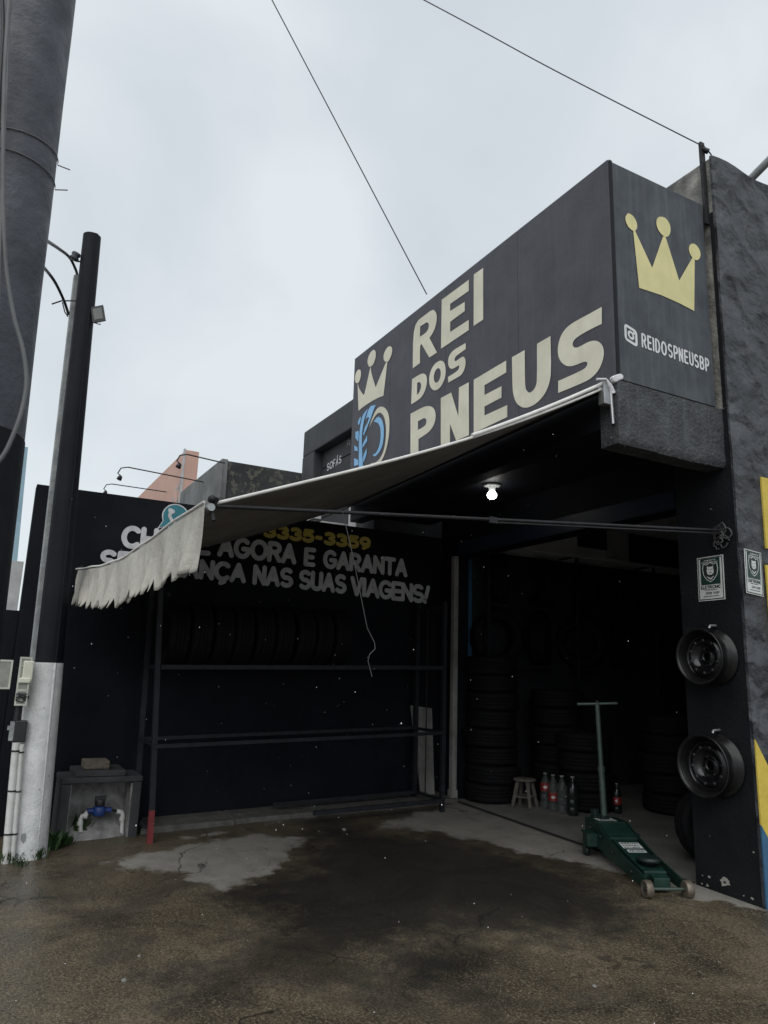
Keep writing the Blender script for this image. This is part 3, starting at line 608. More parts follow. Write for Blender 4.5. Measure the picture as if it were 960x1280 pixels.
def val(u, v):
    p = bar(u*.975); k = u*NT; fr = k-math.floor(k); per = 1-abs(2*fr-1)
    lng = .355-.03*u+.006*math.sin(int(k)*2.7)+.006*math.sin(int(k)*5.1)
    cut = lng-(.050+.008*math.sin(int(k)*3.7))*max(0, 1-per*1.5)**.9*(1 if u > .07 else 0)-.014*(1-math.sin(math.pi*min(fr,1))) 
    d = v*cut
    wv = .020*math.sin(u*61+v*2.2)+.012*math.sin(u*143+1-v*3)+.016*math.sin(u*23+2+v*1.5)+.012*math.cos(2*math.pi*k)*v
    return (p[0]+.006*math.sin(u*97)*v+.05*v*u, p[1]-.028+wv*v*.9-.02*v, p[2]+.006-d)
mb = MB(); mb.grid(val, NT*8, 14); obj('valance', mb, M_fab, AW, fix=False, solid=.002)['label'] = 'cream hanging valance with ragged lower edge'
mb = MB(); mb.tube([bar(u/30)+np.array([0,-.032,.016-.004*math.sin(u)]) for u in range(31)], .008, 6); obj('valance_piping', mb, M_hem, AW)
mb = MB(); mb.tube([(-3.62,3.70,3.50),(-7.80,3.70,3.415)], .034, 12); obj('roller', mb, M_steel, AW)
mb = MB(); mb.box((-3.66,3.66,3.36),(-3.60,3.748,3.53)); mb.tube([(-3.60,3.72,3.50),(-3.60,3.735,3.22)], .013, 8); obj('bracket', mb, M_alum, AW, bevel=.006)
mb = MB(); mb.tube([on(0,-3.60,*q) for q in ((746,474),(757,474),(762,482),(766,492))], [.008,.010,.020,.022], 10); obj('crank_end', mb, M_foil, AW)
mb = MB()
P = [np.array(on(0,-3.585,*q)) for q in ((759,473),(763,470),(769,468),(774,467),(778,471),(777,476),(771,478),(766,481),(762,479))]
PC = sum(P)/len(P); mb.prism([PC+(p-PC)*.8 for p in P], (.03,0,.0)); obj('plastic_wrap', mb, M_foil, AW, bevel=.008)['label'] = 'crumpled white plastic wrapped round the roller end'
mb = MB(); ra, rb2 = np.array([-3.64,4.86,2.60]), np.array([-3.66,.98,2.262])
mid = ra*.45+rb2*.55
mb.tube([ra, mid, rb2], .011, 8); mb.tube([ra+np.array([0,0,-.024]), mid+np.array([0,0,-.018])], .007, 6); mb.box(tuple(mid-np.array([.014,.03,.024])), tuple(mid+np.array([.014,.03,.014]))); tag(obj('support_arm', mb, M_steel, AW), 'thin dark steel arm reaching from pillar to front bar')
mb = MB(); mb.box((-3.70,4.845,2.56),(-3.60,4.872,2.64)); obj('arm_plate', mb, M_steel, AW, bevel=.004)
mb = MB(); mb.tube([NB+np.array([.03,.03,.03]), NB+np.array([.0,.01,-.03]), NB+np.array([.02,.02,-.09])], .012, 6); mb.lathe([(0,-.02),(.018,-.016),(.021,0),(.018,.016),(0,.02)], NB+np.array([.02,.0,.02]), (1,0,0), 12); obj('end_joint', mb, M_steel, AW)
# far supports of the front bar
mb = MB(); mb.tube([(-7.52,.80,2.34),(-7.40,.785,2.345)], .016, 8); obj('far_bracket', mb, M_steel, AW)
# cable hanging from the arm
mb = MB(); mb.tube([on(0,-3.63,*q) for q in ((428,640),(433,660),(441,695),(451,745),(459,785),(468,803),(469,811),(462,818),(460,826),(463,838),(465,846))], .0024, 6)
tag(obj('loose_cable', mb, M_dcable), 'thin grey cord dangling from the awning arm in front of slogan', 'cord')
mb = MB()
for k in range(7):
    c = np.array([-3.63+random.uniform(-.05,.05), 4.85, 2.6+random.uniform(-.12,.06)])
    mb.tube([c+np.array([.05*math.cos(t)*random.uniform(.6,1), -.012*k/7, .05*math.sin(t)*random.uniform(.6,1.1)]) for t in np.linspace(0, random.uniform(3,6.5), 12)], .006, 5)
tag(obj('wire_bundle', mb, M_dcable), 'tangled bundle of wire hooked on the pillar above sticker', 'wire')

# ------------------------------------------------------------------ lamp under overhang
lx, ly, lz = -5.74, 4.28, 3.318
LP = thing('ceiling_lamp', 'lit round lamp bulb on the black soffit', 'lamp', (lx, ly, lz))
mb = MB(); mb.lathe([(0,0),(.085,0),(.088,-.012),(.06,-.022),(.035,-.03),(.028,-.07),(0,-.07)], (lx,ly,lz), n=24); obj('lamp_base', mb, M_gpost, LP)
mb = MB(); mb.lathe([(.022,-.071),(.036,-.082),(.046,-.10),(.047,-.115),(.038,-.135),(.02,-.147),(0,-.15)], (lx,ly,lz), n=20); obj('bulb', mb, M_bulb, LP)

# ------------------------------------------------------------------ stickers
def sticker(label, P00, P10, P01, nrm):      # lower-left, lower-right, upper-left corners, in metres
    P00, P10, P01, nrm = (np.array(p, float) for p in (P00, P10, P01, nrm)); U = P10-P00; V = P01-P00
    w_, h_ = np.linalg.norm(U), np.linalg.norm(V); u, v = U/w_, V/h_
    T = thing('security_sticker', label, 'sticker', tuple(P00+nrm*.001), 'security company stickers')
    q = lambda a, b, d=0: P00+U*a+V*b+nrm*(.001+d)
    mb = MB(); mb.prism([q(0,0),q(1,0),q(1,1),q(0,1)], nrm*.003); obj('plate', mb, M_plate, T)
    mb = MB(); mb.flat([[q(.03,.02,.0045),q(.97,.02,.0045),q(.97,.98,.0045),q(.03,.98,.0045)],[q(.06,.04,.0045),q(.94,.04,.0045),q(.94,.96,.0045),q(.06,.96,.0045)]]); obj('border', mb, M_ink, T)
    mb = MB(); mb.flat([[q(.13,.36,.0048),q(.87,.36,.0048),q(.87,.955,.0048),q(.13,.955,.0048)]]); obj('green_field', mb, M_plateg, T)
    sh = [(0,.30),(.12,.24),(.24,.27),(.27,.12),(.24,-.06),(.13,-.20),(0,-.27)]; sh = sh+[(-a,b) for a,b in reversed(sh[1:-1])]
    Sq = lambda s, d: [q(.5+a*s, .63+b*s*.72, d) for a, b in sh]
    mb = MB(); mb.flat([Sq(1.12,.0051), Sq(1.02,.0051)]); 
    hd = [(0,.15),(.07,.145),(.10,.18),(.125,.15),(.12,.09),(.135,.02),(.12,-.06),(.06,-.10),(0,-.105)]; hd = hd+[(-a,b) for a,b in reversed(hd[1:-1])]
    mb.flat([[q(.5+a*.98,.655+b*.72,.0054) for a,b in hd]])
    mb.flat([[q(.5+a,.63+b,.0054) for a,b in ((-.13,-.075),(0,-.13),(.13,-.075),(.10,-.115),(0,-.165),(-.10,-.115))]])
    text(mb, 'AMBIENTE'.replace('M','N'), q(.27,.895), q(.73,.895), h_*.03, h_*.008, nrm*2.6, v); text(mb, 'MONITORADO', q(.2,.845), q(.8,.845), h_*.034, h_*.008, nrm*2.6, v)
    obj('white_print', mb, M_plate, T)
    mb = MB(); mb.flat([Sq(1.0,.0050)]); obj('shield', mb, M_ink, T)
    mb = MB(); text(mb, 'ELETRONIC', q(.12,.265), q(.88,.265), h_*.075, h_*.016, nrm*2.2, v, rnd=False)
    for a, b, y in ((.28,.72,.235),(.2,.8,.09)): mb.flat([[q(a,y,.0047),q(b,y,.0047),q(b,y+.012,.0047),q(a,y+.012,.0047)]])
    text(mb, '3344 3090', q(.3,.145), q(.82,.145), h_*.05, h_*.009, nrm*2.2, v)
    for a, b in ((-.05,.09),(.05,.09)): mb.flat([[q(.5+a+.022*math.cos(t),.655+b*.5+.012*math.sin(t),.0057) for t in np.linspace(0,5.5,8)]])
    mb.flat([[q(.5+a,.655+b*.7,.0057) for a,b in ((-.06,-.04),(0,-.015),(.06,-.04),(.05,-.055),(0,-.035),(-.05,-.055))]])
    po = obj('dark_print', mb, M_ink, T); po['kind'] = 'stuff'
a, b, c = on(1,YF,874,752), on(1,YF,907,749), on(1,YF,871.5,698)
sticker('green and white security sticker on the black pillar above wheels', a, b, c, (0,-1,0))
a, b, c = on(0,XE+.012,932.5,741), on(0,XE+.012,954,746), on(0,XE+.012,929.5,685.5)
sticker('green and white security sticker on the grey street wall', a, b, c, (1,0,0))

# ------------------------------------------------------------------ steel wheels on the pillar
def steel_wheel(label, x, z, R, rotz):
    T = thing('hanging_rim', label, 'rim', (x, 4.80, z), 'steel wheels hung on the pillar'); c = (x,4.80,z); ax = (0,-1,0)
    mb = MB(); mb.lathe([(R,-.06),(R+.006,-.055),(R+.004,-.045),(R*.93,-.04),(R*.92,-.01),(R*.86,.0),(R*.84,.045),(R*.92,.06),(R*.93,.105),(R+.003,.11),(R+.007,.118),(R,.124),(R*.955,.118),(R*.90,.10),(R*.82,.05),(R*.80,.0),(R*.88,-.05)], c, ax, 48, closed=True); obj('rim', mb, M_rimback, T)
    mb = MB(); mb.lathe([(R*.915,.108),(R*.89,.085),(R*.81,.04),(R*.74,.035),(R*.66,.062),(R*.52,.066),(R*.44,.03),(R*.36,.022),(R*.22,.026),(R*.17,.04),(R*.165,.0)], c, ax, 48); obj('wheel_disc', mb, M_rim, T)
    def put(name, r, n, rad, h, mm, ph=0):
        for k in range(n):
            t = 2*math.pi*k/n+ph; m2 = MB(); m2.lathe([(0,h),(rad,h),(rad*1.02,h-.012)], (x+r*math.cos(t),4.80,z+r*math.sin(t)), ax, 10); obj(name, m2, mm, T)
    put('vent_hole', R*.60, 10, R*.062, .0685, M_jbox, rotz); put('bolt_hole', R*.30, 4, R*.04, .028, M_jbox, .4)
    m2 = MB(); m2.tube([(x+.02,4.868,z+R+.035),(x+.02,4.80,z+R+.03),(x+.02,4.79,z+R+.012)], .01, 8); obj('hook', m2, M_alum, T)
steel_wheel('upper black steel rim hung on the pillar', -3.765, 1.655, .198, .3)
steel_wheel('lower black steel rim hung on the pillar', -3.79, .885, .213, .1)

# ------------------------------------------------------------------ tyres
def tyre_mesh():
    R, Wd = .31, .10; mb = MB(); n = 64
    prof = [(.195,-.085),(.205,-.092),(.245,-.102),(.275,-.100),(.296,-.088),(.304,-.078),(.309,-.062),(.309,-.040),(.302,-.038),(.302,-.032),(.310,-.030),(.310,-.004),(.302,-.002),(.302,.002),(.310,.004),(.310,.030),(.302,.032),(.302,.038),(.309,.040),(.309,.062),(.304,.078),(.296,.088),(.275,.100),(.245,.102),(.205,.092),(.195,.085)]
    for r, h in prof:
        for k in range(n):
            t = 2*math.pi*k/n; rr_ = r-(.007 if (k % 4 == 0 and .055 < abs(h) < .09) else 0); mb.v.append((rr_*math.cos(t), rr_*math.sin(t), h))
    m = len(prof)
    for i in range(m-1):
        for k in range(n): mb.f.append((i*n+k, i*n+(k+1) % n, (i+1)*n+(k+1) % n, (i+1)*n+k)); mb.sm.append(True)
    for k in range(n): mb.f.append(((m-1)*n+k, (m-1)*n+(k+1) % n, (k+1) % n, k)); mb.sm.append(True)
    me = mesh(mb, 'tyre'); me.materials.append(M_tyre); return me
TM = tyre_mesh()
def tyre(loc, rot, label, group, s=1.):
    o = bpy.data.objects.new('tyre', TM); COL.objects.link(o); o.location = loc; o.rotation_euler = rot; o.scale = (s,)*3; tag(o, label, 'tyre', group)
    return o
ORD = ['first','second','third','fourth','fifth','sixth','seventh','eighth','ninth','tenth']
def stack(x, y, n, where, group, s=1.):
    z = gz(x, y)+.012
    for k in range(n):
        tyre((x+random.uniform(-.02,.02), y+random.uniform(-.02,.02), z+(.102+.202*k)*s), (random.uniform(-.015,.015),random.uniform(-.015,.015),random.random()*6), '%s tyre from floor in the stack %s' % (ORD[k], where), group, s).scale = (s*random.choice((.93,.97,1,1.03)),)*2+(s,)
stack(-7.03, 5.24, 8, 'beside the white door track', 'stacked tyres by the door track', .96)
stack(-6.35, 5.98, 4, 'behind the bottles', 'stacked tyres behind the bottles', .98)
stack(-6.85, 6.05, 6, 'behind the wooden stool', 'stacked tyres behind the stool')
stack(-5.95, 6.85, 5, 'behind the jack handle', 'stacked tyres behind the jack handle')
stack(-5.75, 7.75, 3, 'deepest in the garage', 'stacked tyres at the back')
tyre((-4.33,5.42,gz(-4.3,5.4)+.012+.29), (math.pi/2-.12,0,math.radians(68)), 'car tyre standing against the back of the black pillar', 'tyres behind the pillar', .92)
tyre((-4.24,5.66,gz(-4.3,5.4)+.012+.30), (math.pi/2-.1,0,math.radians(66)), 'second tyre standing deeper behind the black pillar', 'tyres behind the pillar', .96)
# wall rack of tyres
R2 = thing('tyre_wall_rack', 'steel rail rack of hung tyres on the inner wall', 'rack', (-7.35, 6.6, 1.4))
mb = MB(); mb.box((-7.08,5.2,2.985),(-7.05,8.0,3.015)); mb.box((-7.42,5.2,2.985),(-7.39,8.0,3.015)); obj('top_rail', mb, M_nwhite, R2)
for yy in (5.22, 6.6, 7.98):
    mb = MB(); mb.box((-7.08,yy-.015,.1),(-7.05,yy+.015,2.985)); obj('post', mb, M_rack, R2)
    mb = MB(); mb.box((-7.39,yy-.012,2.99),(-7.08,yy+.012,3.01)); obj('cross_bar', mb, M_rack, R2)
for zz in (1.60, 2.30):
    mb = MB(); mb.box((-7.10,5.2,zz-.015),(-7.085,8.0,zz+.015)); obj('shelf_rail', mb, M_rack, R2)
k = 0
for zz, nm in ((2.625,'upper'),(1.93,'lower')):
    for i, yy in enumerate((5.50,6.17,6.84,7.50)):
        tyre((-7.24,yy+(.0 if nm == 'upper' else -.03),zz), (0,math.pi/2,random.random()*6), '%s hung tyre from the door, %s row' % (ORD[i], nm), 'tyres hung on the inner rack', 1.04)
for i, (yy, zz) in enumerate(((8.52,2.62),(8.6,1.92),(8.7,1.2))):
    tyre((-7.26,yy,zz), (0,math.pi/2,.3*i), ('top','middle','lowest')[i]+' tyre hung deepest on the inner wall', 'tyres hung on the inner rack', 1.05)

# ------------------------------------------------------------------ steel rack at the slogan wall with tyre row
RK = thing('steel_rack', 'black steel tyre rack with red foot along the slogan wall', 'rack', (-7.05, 3., .05))
def rz(z, y): return z+.03*(y-1.5)
yA, yB, xf, xb = 1.51, 4.45, -6.82, -7.38
def post(x, y, z0, z1, lean=0, mm=M_rack, nm='post'):
    mb = MB(); s = .022; mb.hexa([(x-s,y-s+0,z0),(x+s,y-s,z0),(x+s,y+s,z0),(x-s,y+s,z0),(x-s,y-s+lean,z1),(x+s,y-s+lean,z1),(x+s,y+s+lean,z1),(x-s,y+s+lean,z1)]); return obj(nm, mb, mm, RK)
post(xf, yA, gz(xf,yA)+.26, 2.22, -.11); tag(post(xf, yA+.006, gz(xf,yA)-.01, gz(xf,yA)+.26, -.006, M_red, 'red_foot'), 'worn red painted foot of the left post')
post(xf, yB, gz(xf,yB)-.01, 2.25); post(xb, yA-.02, gz(xb,yA)+.05, 2.2, -.05); post(xb, yB, gz(xb,yB)+.05, 2.25)
def rail(x, z, nm='rail', t=.018, y0=None, y1=None, mm=M_rack):
    mb = MB(); a, b = y0 or yA-.04, y1 or yB; za, zb = rz(z,a), rz(z,b)
    mb.hexa([(x-t,a,za-t),(x+t,a,za-t),(x+t,b,zb-t),(x-t,b,zb-t),(x-t,a,za+t),(x+t,a,za+t),(x+t,b,zb+t),(x-t,b,zb+t)]); return obj(nm, mb, mm, RK)
rail(xf+.024, 1.455, 'shelf_rail', .02); rail(xb+.03, 1.455, 'shelf_rail', .02)
rail(xf+.024, .785, 'lower_rail', .016); rail(xb+.03, .80, 'lower_rail', .016)
rail(xf+.03, .115, 'foot_rail', .02, 3.0); rail(xb+.03, .12, 'foot_rail', .02, 2.8)
for yy in (yA-.02, yB):
    for zz in (.12, .79, 1.455, 2.1):
        mb = MB(); mb.box((xb,yy-.015,rz(zz,yy)-.015),(xf-.024,yy+.015,rz(zz,yy)+.015)); obj('cross_bar', mb, M_rack, RK)
for i in range(9):
    yy = 1.62+i*.205
    tyre((-7.08+random.uniform(-.02,.02), yy, rz(1.475,yy)+.285), (math.pi/2,0,random.uniform(-.04,.04)), '%s tyre from the red foot standing on the rack shelf' % ORD[i], 'tyres standing on the rack shelf', .94)
# pale board and conduit in the corner
mb = MB(); P0 = [(-7.50,4.50),(-7.50,4.80)]
mb.hexa([(-7.44,4.56,.16),(-7.41,4.56,.16),(-7.41,4.74,.12),(-7.44,4.74,.12),(-7.50,4.44,1.12),(-7.47,4.44,1.12),(-7.47,4.72,1.09),(-7.50,4.72,1.09)])
tag(obj('leaning_board', mb, M_board, loc=(-7.45,4.6,.13), bevel=.004), 'pale narrow board leaning in the dark corner by the rack', 'board')
mb = MB(); mb.tube([(-7.36,4.58,.16),(-7.40,4.60,1.3),(-7.44,4.62,2.2)], .007, 8)
tag(obj('thin_pipe', mb, M_steel, loc=(-7.36,4.58,.16)), 'thin dark pipe standing in front of the pale board', 'pipe')

# ------------------------------------------------------------------ trolley jack
JF, JR = np.array([-3.93,4.44]), np.array([-4.93,4.86]); ju = (JF-JR)/np.linalg.norm(JF-JR); jv = np.array([-ju[1], ju[0]])
jz0, jz1 = gz(*JR), gz(*JF); JL = float(np.linalg.norm(JF-JR))
def J(s, t, z):                                   # s along from rear, t sideways, z above ground
    p = JR+ju*s+jv*t; return (p[0], p[1], (jz0+(jz1-jz0)*s/JL)+z)
JK = thing('trolley_jack', 'dark green trolley jack with tall handle at the garage entrance', 'jack', (*((JF+JR)/2), gz(*((JF+JR)/2))))
for sgn in (-1, 1):
    prof = [(-.12,.14),(-.12,.27),(.14,.285),(.30,.235),(.62,.165),(.95,.125),(1.06,.105),(1.09,.06),(1.02,.035),(.80,.045),(.30,.07)]
    t0 = lambda s: sgn*(.125-.012*(s > .6))
    mb = MB(); mb.prism([J(s, t0(0), z) for s, z in prof], (jv[0]*.012*sgn, jv[1]*.012*sgn, 0)); obj('side_plate', mb, M_green, JK, bevel=.003)
    mb = MB(); mb.box((0,0,0),(0,0,0)); 
mb = MB(); mb.hexa([J(-.10,-.12,.255),J(.13,-.12,.268),J(.13,.12,.268),J(-.10,.12,.255),J(-.10,-.12,.268),J(.13,-.12,.281),J(.13,.12,.281),J(-.10,.12,.268)]); obj('rear_cover', mb, M_green, JK)
mb = MB(); mb.hexa([J(.135,-.115,.262),J(.36,-.115,.205),J(.36,.115,.205),J(.135,.115,.262),J(.135,-.115,.276),J(.36,-.115,.219),J(.36,.115,.219),J(.135,.115,.276)]); obj('middle_cover', mb, M_green, JK)
mb = MB(); mb.box((0,0,0),(0,0,0)) if False else None
mb = MB(); mb.hexa([J(-.13,-.125,.02),J(-.115,-.125,.02),J(-.115,.125,.02),J(-.13,.125,.02),J(-.13,-.125,.265),J(-.115,-.125,.265),J(-.115,.125,.265),J(-.13,.125,.265)]); obj('rear_plate', mb, M_greend, JK)
mb = MB()
mb.hexa([J(.02,-.225,.185),J(.16,-.225,.185),J(.16,.225,.185),J(.02,.225,.185),J(.02,-.225,.197),J(.16,-.225,.197),J(.16,.225,.197),J(.02,.225,.197)])
mb.hexa([J(.15,-.225,.10),J(.16,-.225,.10),J(.16,-.139,.10),J(.15,-.139,.10),J(.15,-.225,.184),J(.16,-.225,.184),J(.16,-.139,.184),J(.15,-.139,.184)])
mb.hexa([J(.15,.139,.10),J(.16,.139,.10),J(.16,.225,.10),J(.15,.225,.10),J(.15,.139,.184),J(.16,.139,.184),J(.16,.225,.184),J(.15,.225,.184)])
obj('caster_plate', mb, M_green, JK)
mb = MB(); mb.hexa([J(.34,-.10,.17),J(.90,-.085,.075),J(.90,.085,.075),J(.34,.10,.17),J(.34,-.10,.212),J(.90,-.085,.122),J(.90,.085,.122),J(.34,.10,.212)]); obj('lift_arm', mb, M_green, JK, bevel=.006)
mb = MB(); mb.lathe([(0,.02),(.05,.03),(.07,.032),(.085,.02),(.085,0),(.05,-.01),(.03,-.05),(0,-.05)], J(.80,0,.165), (0,0,1), 20); obj('saddle', mb, M_greend, JK)
mb = MB(); mb.hexa([J(.93,-.06,.03),J(1.0,-.06,.03),J(1.0,.06,.03),J(.93,.06,.03),J(.93,-.06,.12),J(1.0,-.06,.105),J(1.0,.06,.105),J(.93,.06,.12)]); obj('nose_block', mb, M_green, JK, bevel=.004)
mb = MB(); mb.tube([J(1.075,-.15,.058),J(1.075,.15,.058)], .011, 10); obj('front_axle', mb, M_pipe, JK)
for sgn in (-1, 1):
    a = np.array(J(1.075, sgn*.145, .058)); ax = (jv[0]*sgn, jv[1]*sgn, 0)
    mb = MB(); mb.lathe([(.012,-.024),(.045,-.026),(.054,-.026),(.058,-.02),(.058,.02),(.054,.026),(.045,.026),(.04,.016),(.012,.016)], a, ax, 24); wv = obj('front_wheel', mb, M_brass, JK)
    m2 = MB(); m2.lathe([(.0,.027),(.012,.026),(.013,.016)], a, ax, 10); obj('axle_nut', m2, M_steel, wv)
    b_ = np.array(J(.06, sgn*.19, .0))
    mb = MB(); mb.lathe([(.006,-.014),(.036,-.016),(.040,-.012),(.040,.012),(.036,.016),(.006,.014)], b_+np.array([-.02*ju[0],-.02*ju[1],.041]), ax, 20); cw = obj('caster_wheel', mb, M_greend, JK)
    mb = MB()
    for t in (-.024,.020): 
        s0 = sgn*.19+t
        mb.prism([J(.02,s0,.03),J(.08,s0,.03),J(.10,s0,.184),J(.03,s0,.184)], (jv[0]*.004,jv[1]*.004,0))
    obj('caster_fork', mb, M_green, cw)
for s_, z_ in ((.0,.21),(.22,.19),(.45,.13),(.80,.09)):
    for sgn in (-1, 1):
        mb = MB(); mb.lathe([(0,.012),(.012,.010),(.014,.0)], J(s_, sgn*.137, z_), (jv[0]*sgn, jv[1]*sgn, 0), 8); obj('bolt', mb, M_steel, JK)
hb = np.array(J(-.03,0,.27)); ht = hb+np.array([-.045,.0,.945])
mb = MB(); mb.tube([hb-np.array([-.006,0,.08]), hb+(ht-hb)*.42], .026, 12); mb.tube([hb+(ht-hb)*.42, ht], .021, 12); mb.tube([hb+(ht-hb)*.40, hb+(ht-hb)*.45], .031, 12); hnd = obj('handle', mb, M_pipe, JK)
mb = MB(); hv = np.array([RT[0],RT[1],0]); hv = hv/np.linalg.norm(hv); mb.tube([ht-hv*.175+np.array([0,0,-.01]), ht+hv*.175+np.array([0,0,.008])], .013, 10); obj('cross_grip', mb, M_pipe, hnd)
mb = MB(); mb.lathe([(0,.03),(.012,.03),(.016,.0),(.016,-.05)], ht, (0,0,1), 10); obj('end_cap', mb, M_steel, hnd)
mb = MB(); mb.box((hb[0]-.09,hb[1]-.07,hb[2]+.0),(hb[0]-.035,hb[1]-.02,hb[2]+.075)); mb.box((hb[0]-.05,hb[1]-.045,hb[2]-.02),(hb[0]+.03,hb[1]+.035,hb[2]+.03)); obj('handle_socket', mb, M_greend, JK, bevel=.008)
def jlabel(s0, s1, t0, t1, za, zb, rows, nm):
    mb = MB(); q = lambda s, t, d=0: np.array(J(s, t, za+(zb-za)*(s-s0)/(s1-s0)+.0015+d))
    mb.flat([[q(s0,t0),q(s1,t0),q(s1,t1),q(s0,t1)]]); lo = obj('label_plate', mb, M_plate, JK); lo['label'] = nm
    mb = MB()
    for r in range(rows):
        s = s0+(s1-s0)*(r+.5)/rows; e_ = (s1-s0)/rows*.22; x = t0+.012
        while x < t1-.02:
            w2 = random.uniform(.006,.022); mb.flat([[q(s-e_,x,.0008),q(s+e_,x,.0008),q(s+e_,min(x+w2,t1-.01),.0008),q(s-e_,min(x+w2,t1-.01),.0008)]]); x += w2+.006
    obj('print', mb, M_ink, lo)
jlabel(-.075,.125,-.085,.075,.2685,.279,4,'grey printed plate on the jack rear')
jlabel(.43,.53,-.075,.085,.1975,.1815,3,'white printed label on the jack arm'); jlabel(.555,.60,-.065,.08,.1775,.170,1,'small white label strip on the jack arm')

# ------------------------------------------------------------------ stool, bottles
sx, sy = -6.62, 5.37; sz = gz(sx, sy)+.012
sk = .86
ST = thing('wooden_stool', 'small weathered wooden stool on the garage floor', 'stool', (sx, sy, sz))
mb = MB(); mb.lathe([(0,.29),(.105,.29),(.122,.284),(.124,.27),(.115,.262),(0,.262)], (sx,sy,sz), n=28); obj('seat', mb, M_wood, ST)
ca, sa = math.cos(.5), math.sin(.5)
for a, b in ((1,1),(1,-1),(-1,1),(-1,-1)):
    top = (sx+(a*ca-b*sa)*.055, sy+(a*sa+b*ca)*.055, sz+.262); bot = (sx+(a*ca-b*sa)*.10, sy+(a*sa+b*ca)*.10, sz)
    mb = MB(); mb.tube([bot, top], [.02,.024], 8); obj('leg', mb, M_wood, ST)
for (a,b),(c_,d) in (((1,1),(1,-1)),((1,-1),(-1,-1)),((-1,-1),(-1,1)),((-1,1),(1,1))):
    f = lambda a, b: (sx+(a*ca-b*sa)*.082, sy+(a*sa+b*ca)*.082, sz+.105)
    mb = MB(); mb.tube([f(a,b), f(c_,d)], .011, 6); obj('stretcher', mb, M_wood, ST)
def bottle(px, py, hgt, label, body, lab=None, labz=(.45,.62)):
    p = gnd(px, py); z = gz(p[0], p[1])+.012; r = hgt*.148
    T = thing('plastic_bottle', label, 'bottle', (p[0],p[1],z), 'bottles on the garage floor')
    mb = MB(); mb.lathe([(0,.0),(r*.85,.0),(r,.03*hgt),(r,.2*hgt),(r*.95,.22*hgt),(r,.24*hgt),(r,.40*hgt),(r*.95,.42*hgt),(r,.44*hgt),(r,.66*hgt),(r*.85,.76*hgt),(r*.5,.86*hgt),(r*.32,.91*hgt),(r*.30,.96*hgt),(0,.96*hgt)], (p[0],p[1],z), n=18); obj('body', mb, body, T)
    mb = MB(); mb.lathe([(0,hgt),(r*.36,hgt),(r*.36,.955*hgt),(0,.95*hgt)], (p[0],p[1],z), n=12); obj('cap', mb, M_cap, T)
    if lab:
        mb = MB(); mb.lathe([(r*1.012,labz[0]*hgt),(r*1.02,labz[1]*hgt)], (p[0],p[1],z), n=18); lo = obj('label_band', mb, lab, T)
        mb = MB(); d = np.array([-p[0],-p[1]])/np.hypot(p[0],p[1]); 
        cx = np.array([p[0]+d[0]*r*1.03, p[1]+d[1]*r*1.03, z+hgt*(labz[0]+labz[1])/2]); sd = np.array([RT[0],RT[1],0])
        mb.flat([[cx+sd*.022*math.cos(t)+np.array([0,0,.016*math.sin(t)]) for t in np.linspace(0,5.8,12)]]); obj('label_mark', mb, M_plate, lo)
bottle(682,1012,.36,'clear bottle with red label high up, nearest the stool',M_pet,M_lred,(.50,.72))
bottle(692,1015,.36,'clear bottle with low red label between two clear bottles',M_pet,M_lred,(.28,.50))
bottle(703,1018,.37,'clear bottle without label between red label and dark bottle',M_pet)
bottle(716.5,1021,.38,'dark filled bottle at the right end of the bottle row',M_petd)
bottle(772,1018,.30,'small bottle with red label right of the jack handle',M_petd,M_lred,(.3,.55))

# ------------------------------------------------------------------ white foot pole, post, meters
PB, PT = np.array([-6.83,.575,-.06]), np.array([-6.83,.45,5.37])
def polep(t): return PB+(PT-PB)*t
tw = (1.46+.06)/5.43
PO = thing('service_pole', 'black concrete pole with white limewashed lower part', 'pole', tuple(PB))
def dsect(t, r):                                      # flat-sided section with a raised seam
    c = polep(t)+np.array([0,.022 if t >= tw-1e-6 and r < .12 else 0,0]); vs = []
    for k in range(20):
        a = 2*math.pi*k/20; q = r*(1+.05*(k % 20 == 1)); vs.append((c[0]+q*math.cos(a), c[1]+q*math.sin(a), c[2]))
    return vs
def polepart(t0, t1, r0, r1, mm, nm):
    mb = MB(); n = 16; rows = [dsect(t0+(t1-t0)*i/n, r0+(r1-r0)*i/n) for i in range(n+1)]
    mb.add([v for r in rows for v in r], [(i*20+k, i*20+(k+1) % 20, (i+1)*20+(k+1) % 20, (i+1)*20+k) for i in range(n) for k in range(20)], True)
    mb.add(rows[-1], [tuple(range(20))]); return obj(nm, mb, mm, PO)
tw = (1.46+.06)/5.43
tag(polepart(0, tw, .150, .136, M_lime, 'limewashed_foot'), 'white limewashed lower part of the pole'); polepart(tw, 1, .108, .079, M_pole, 'shaft')
mb = MB(); rp = [polep(tw+(1-tw)*i/12) for i in range(13)]; mb.tube([p+np.array([.098-.03*i/12,.066-.012*i/12,0]) for i, p in enumerate(rp)], .012, 6); obj('seam_rib', mb, M_pole, PO)
rp = [polep(tw*i/8) for i in range(9)]; mb = MB(); mb.tube([p+np.array([.128-.006*i/8,.062-.003*i/8,0]) for i, p in enumerate(rp)], .013, 6); obj('seam_rib', mb, M_lime, PO)
def patch(t, ang, wa, ht, seed):
    rnd = random.Random(seed); c = polep(t); rr_ = .1465-.012*t/tw; P = []
    for k in range(14):
        q = 2*math.pi*k/14; rad = rnd.uniform(.55,1.); a = ang+wa*rad*math.cos(q); z = c[2]+ht*rad*math.sin(q); cc = polep((z-PB[2])/(PT[2]-PB[2]))
        P.append((cc[0]+(rr_+.006)*math.cos(a), cc[1]+(rr_+.006)*math.sin(a), z))
    mb = MB(); mb.flat([P]); obj('bared_patch', mb, M_gpost, PO)
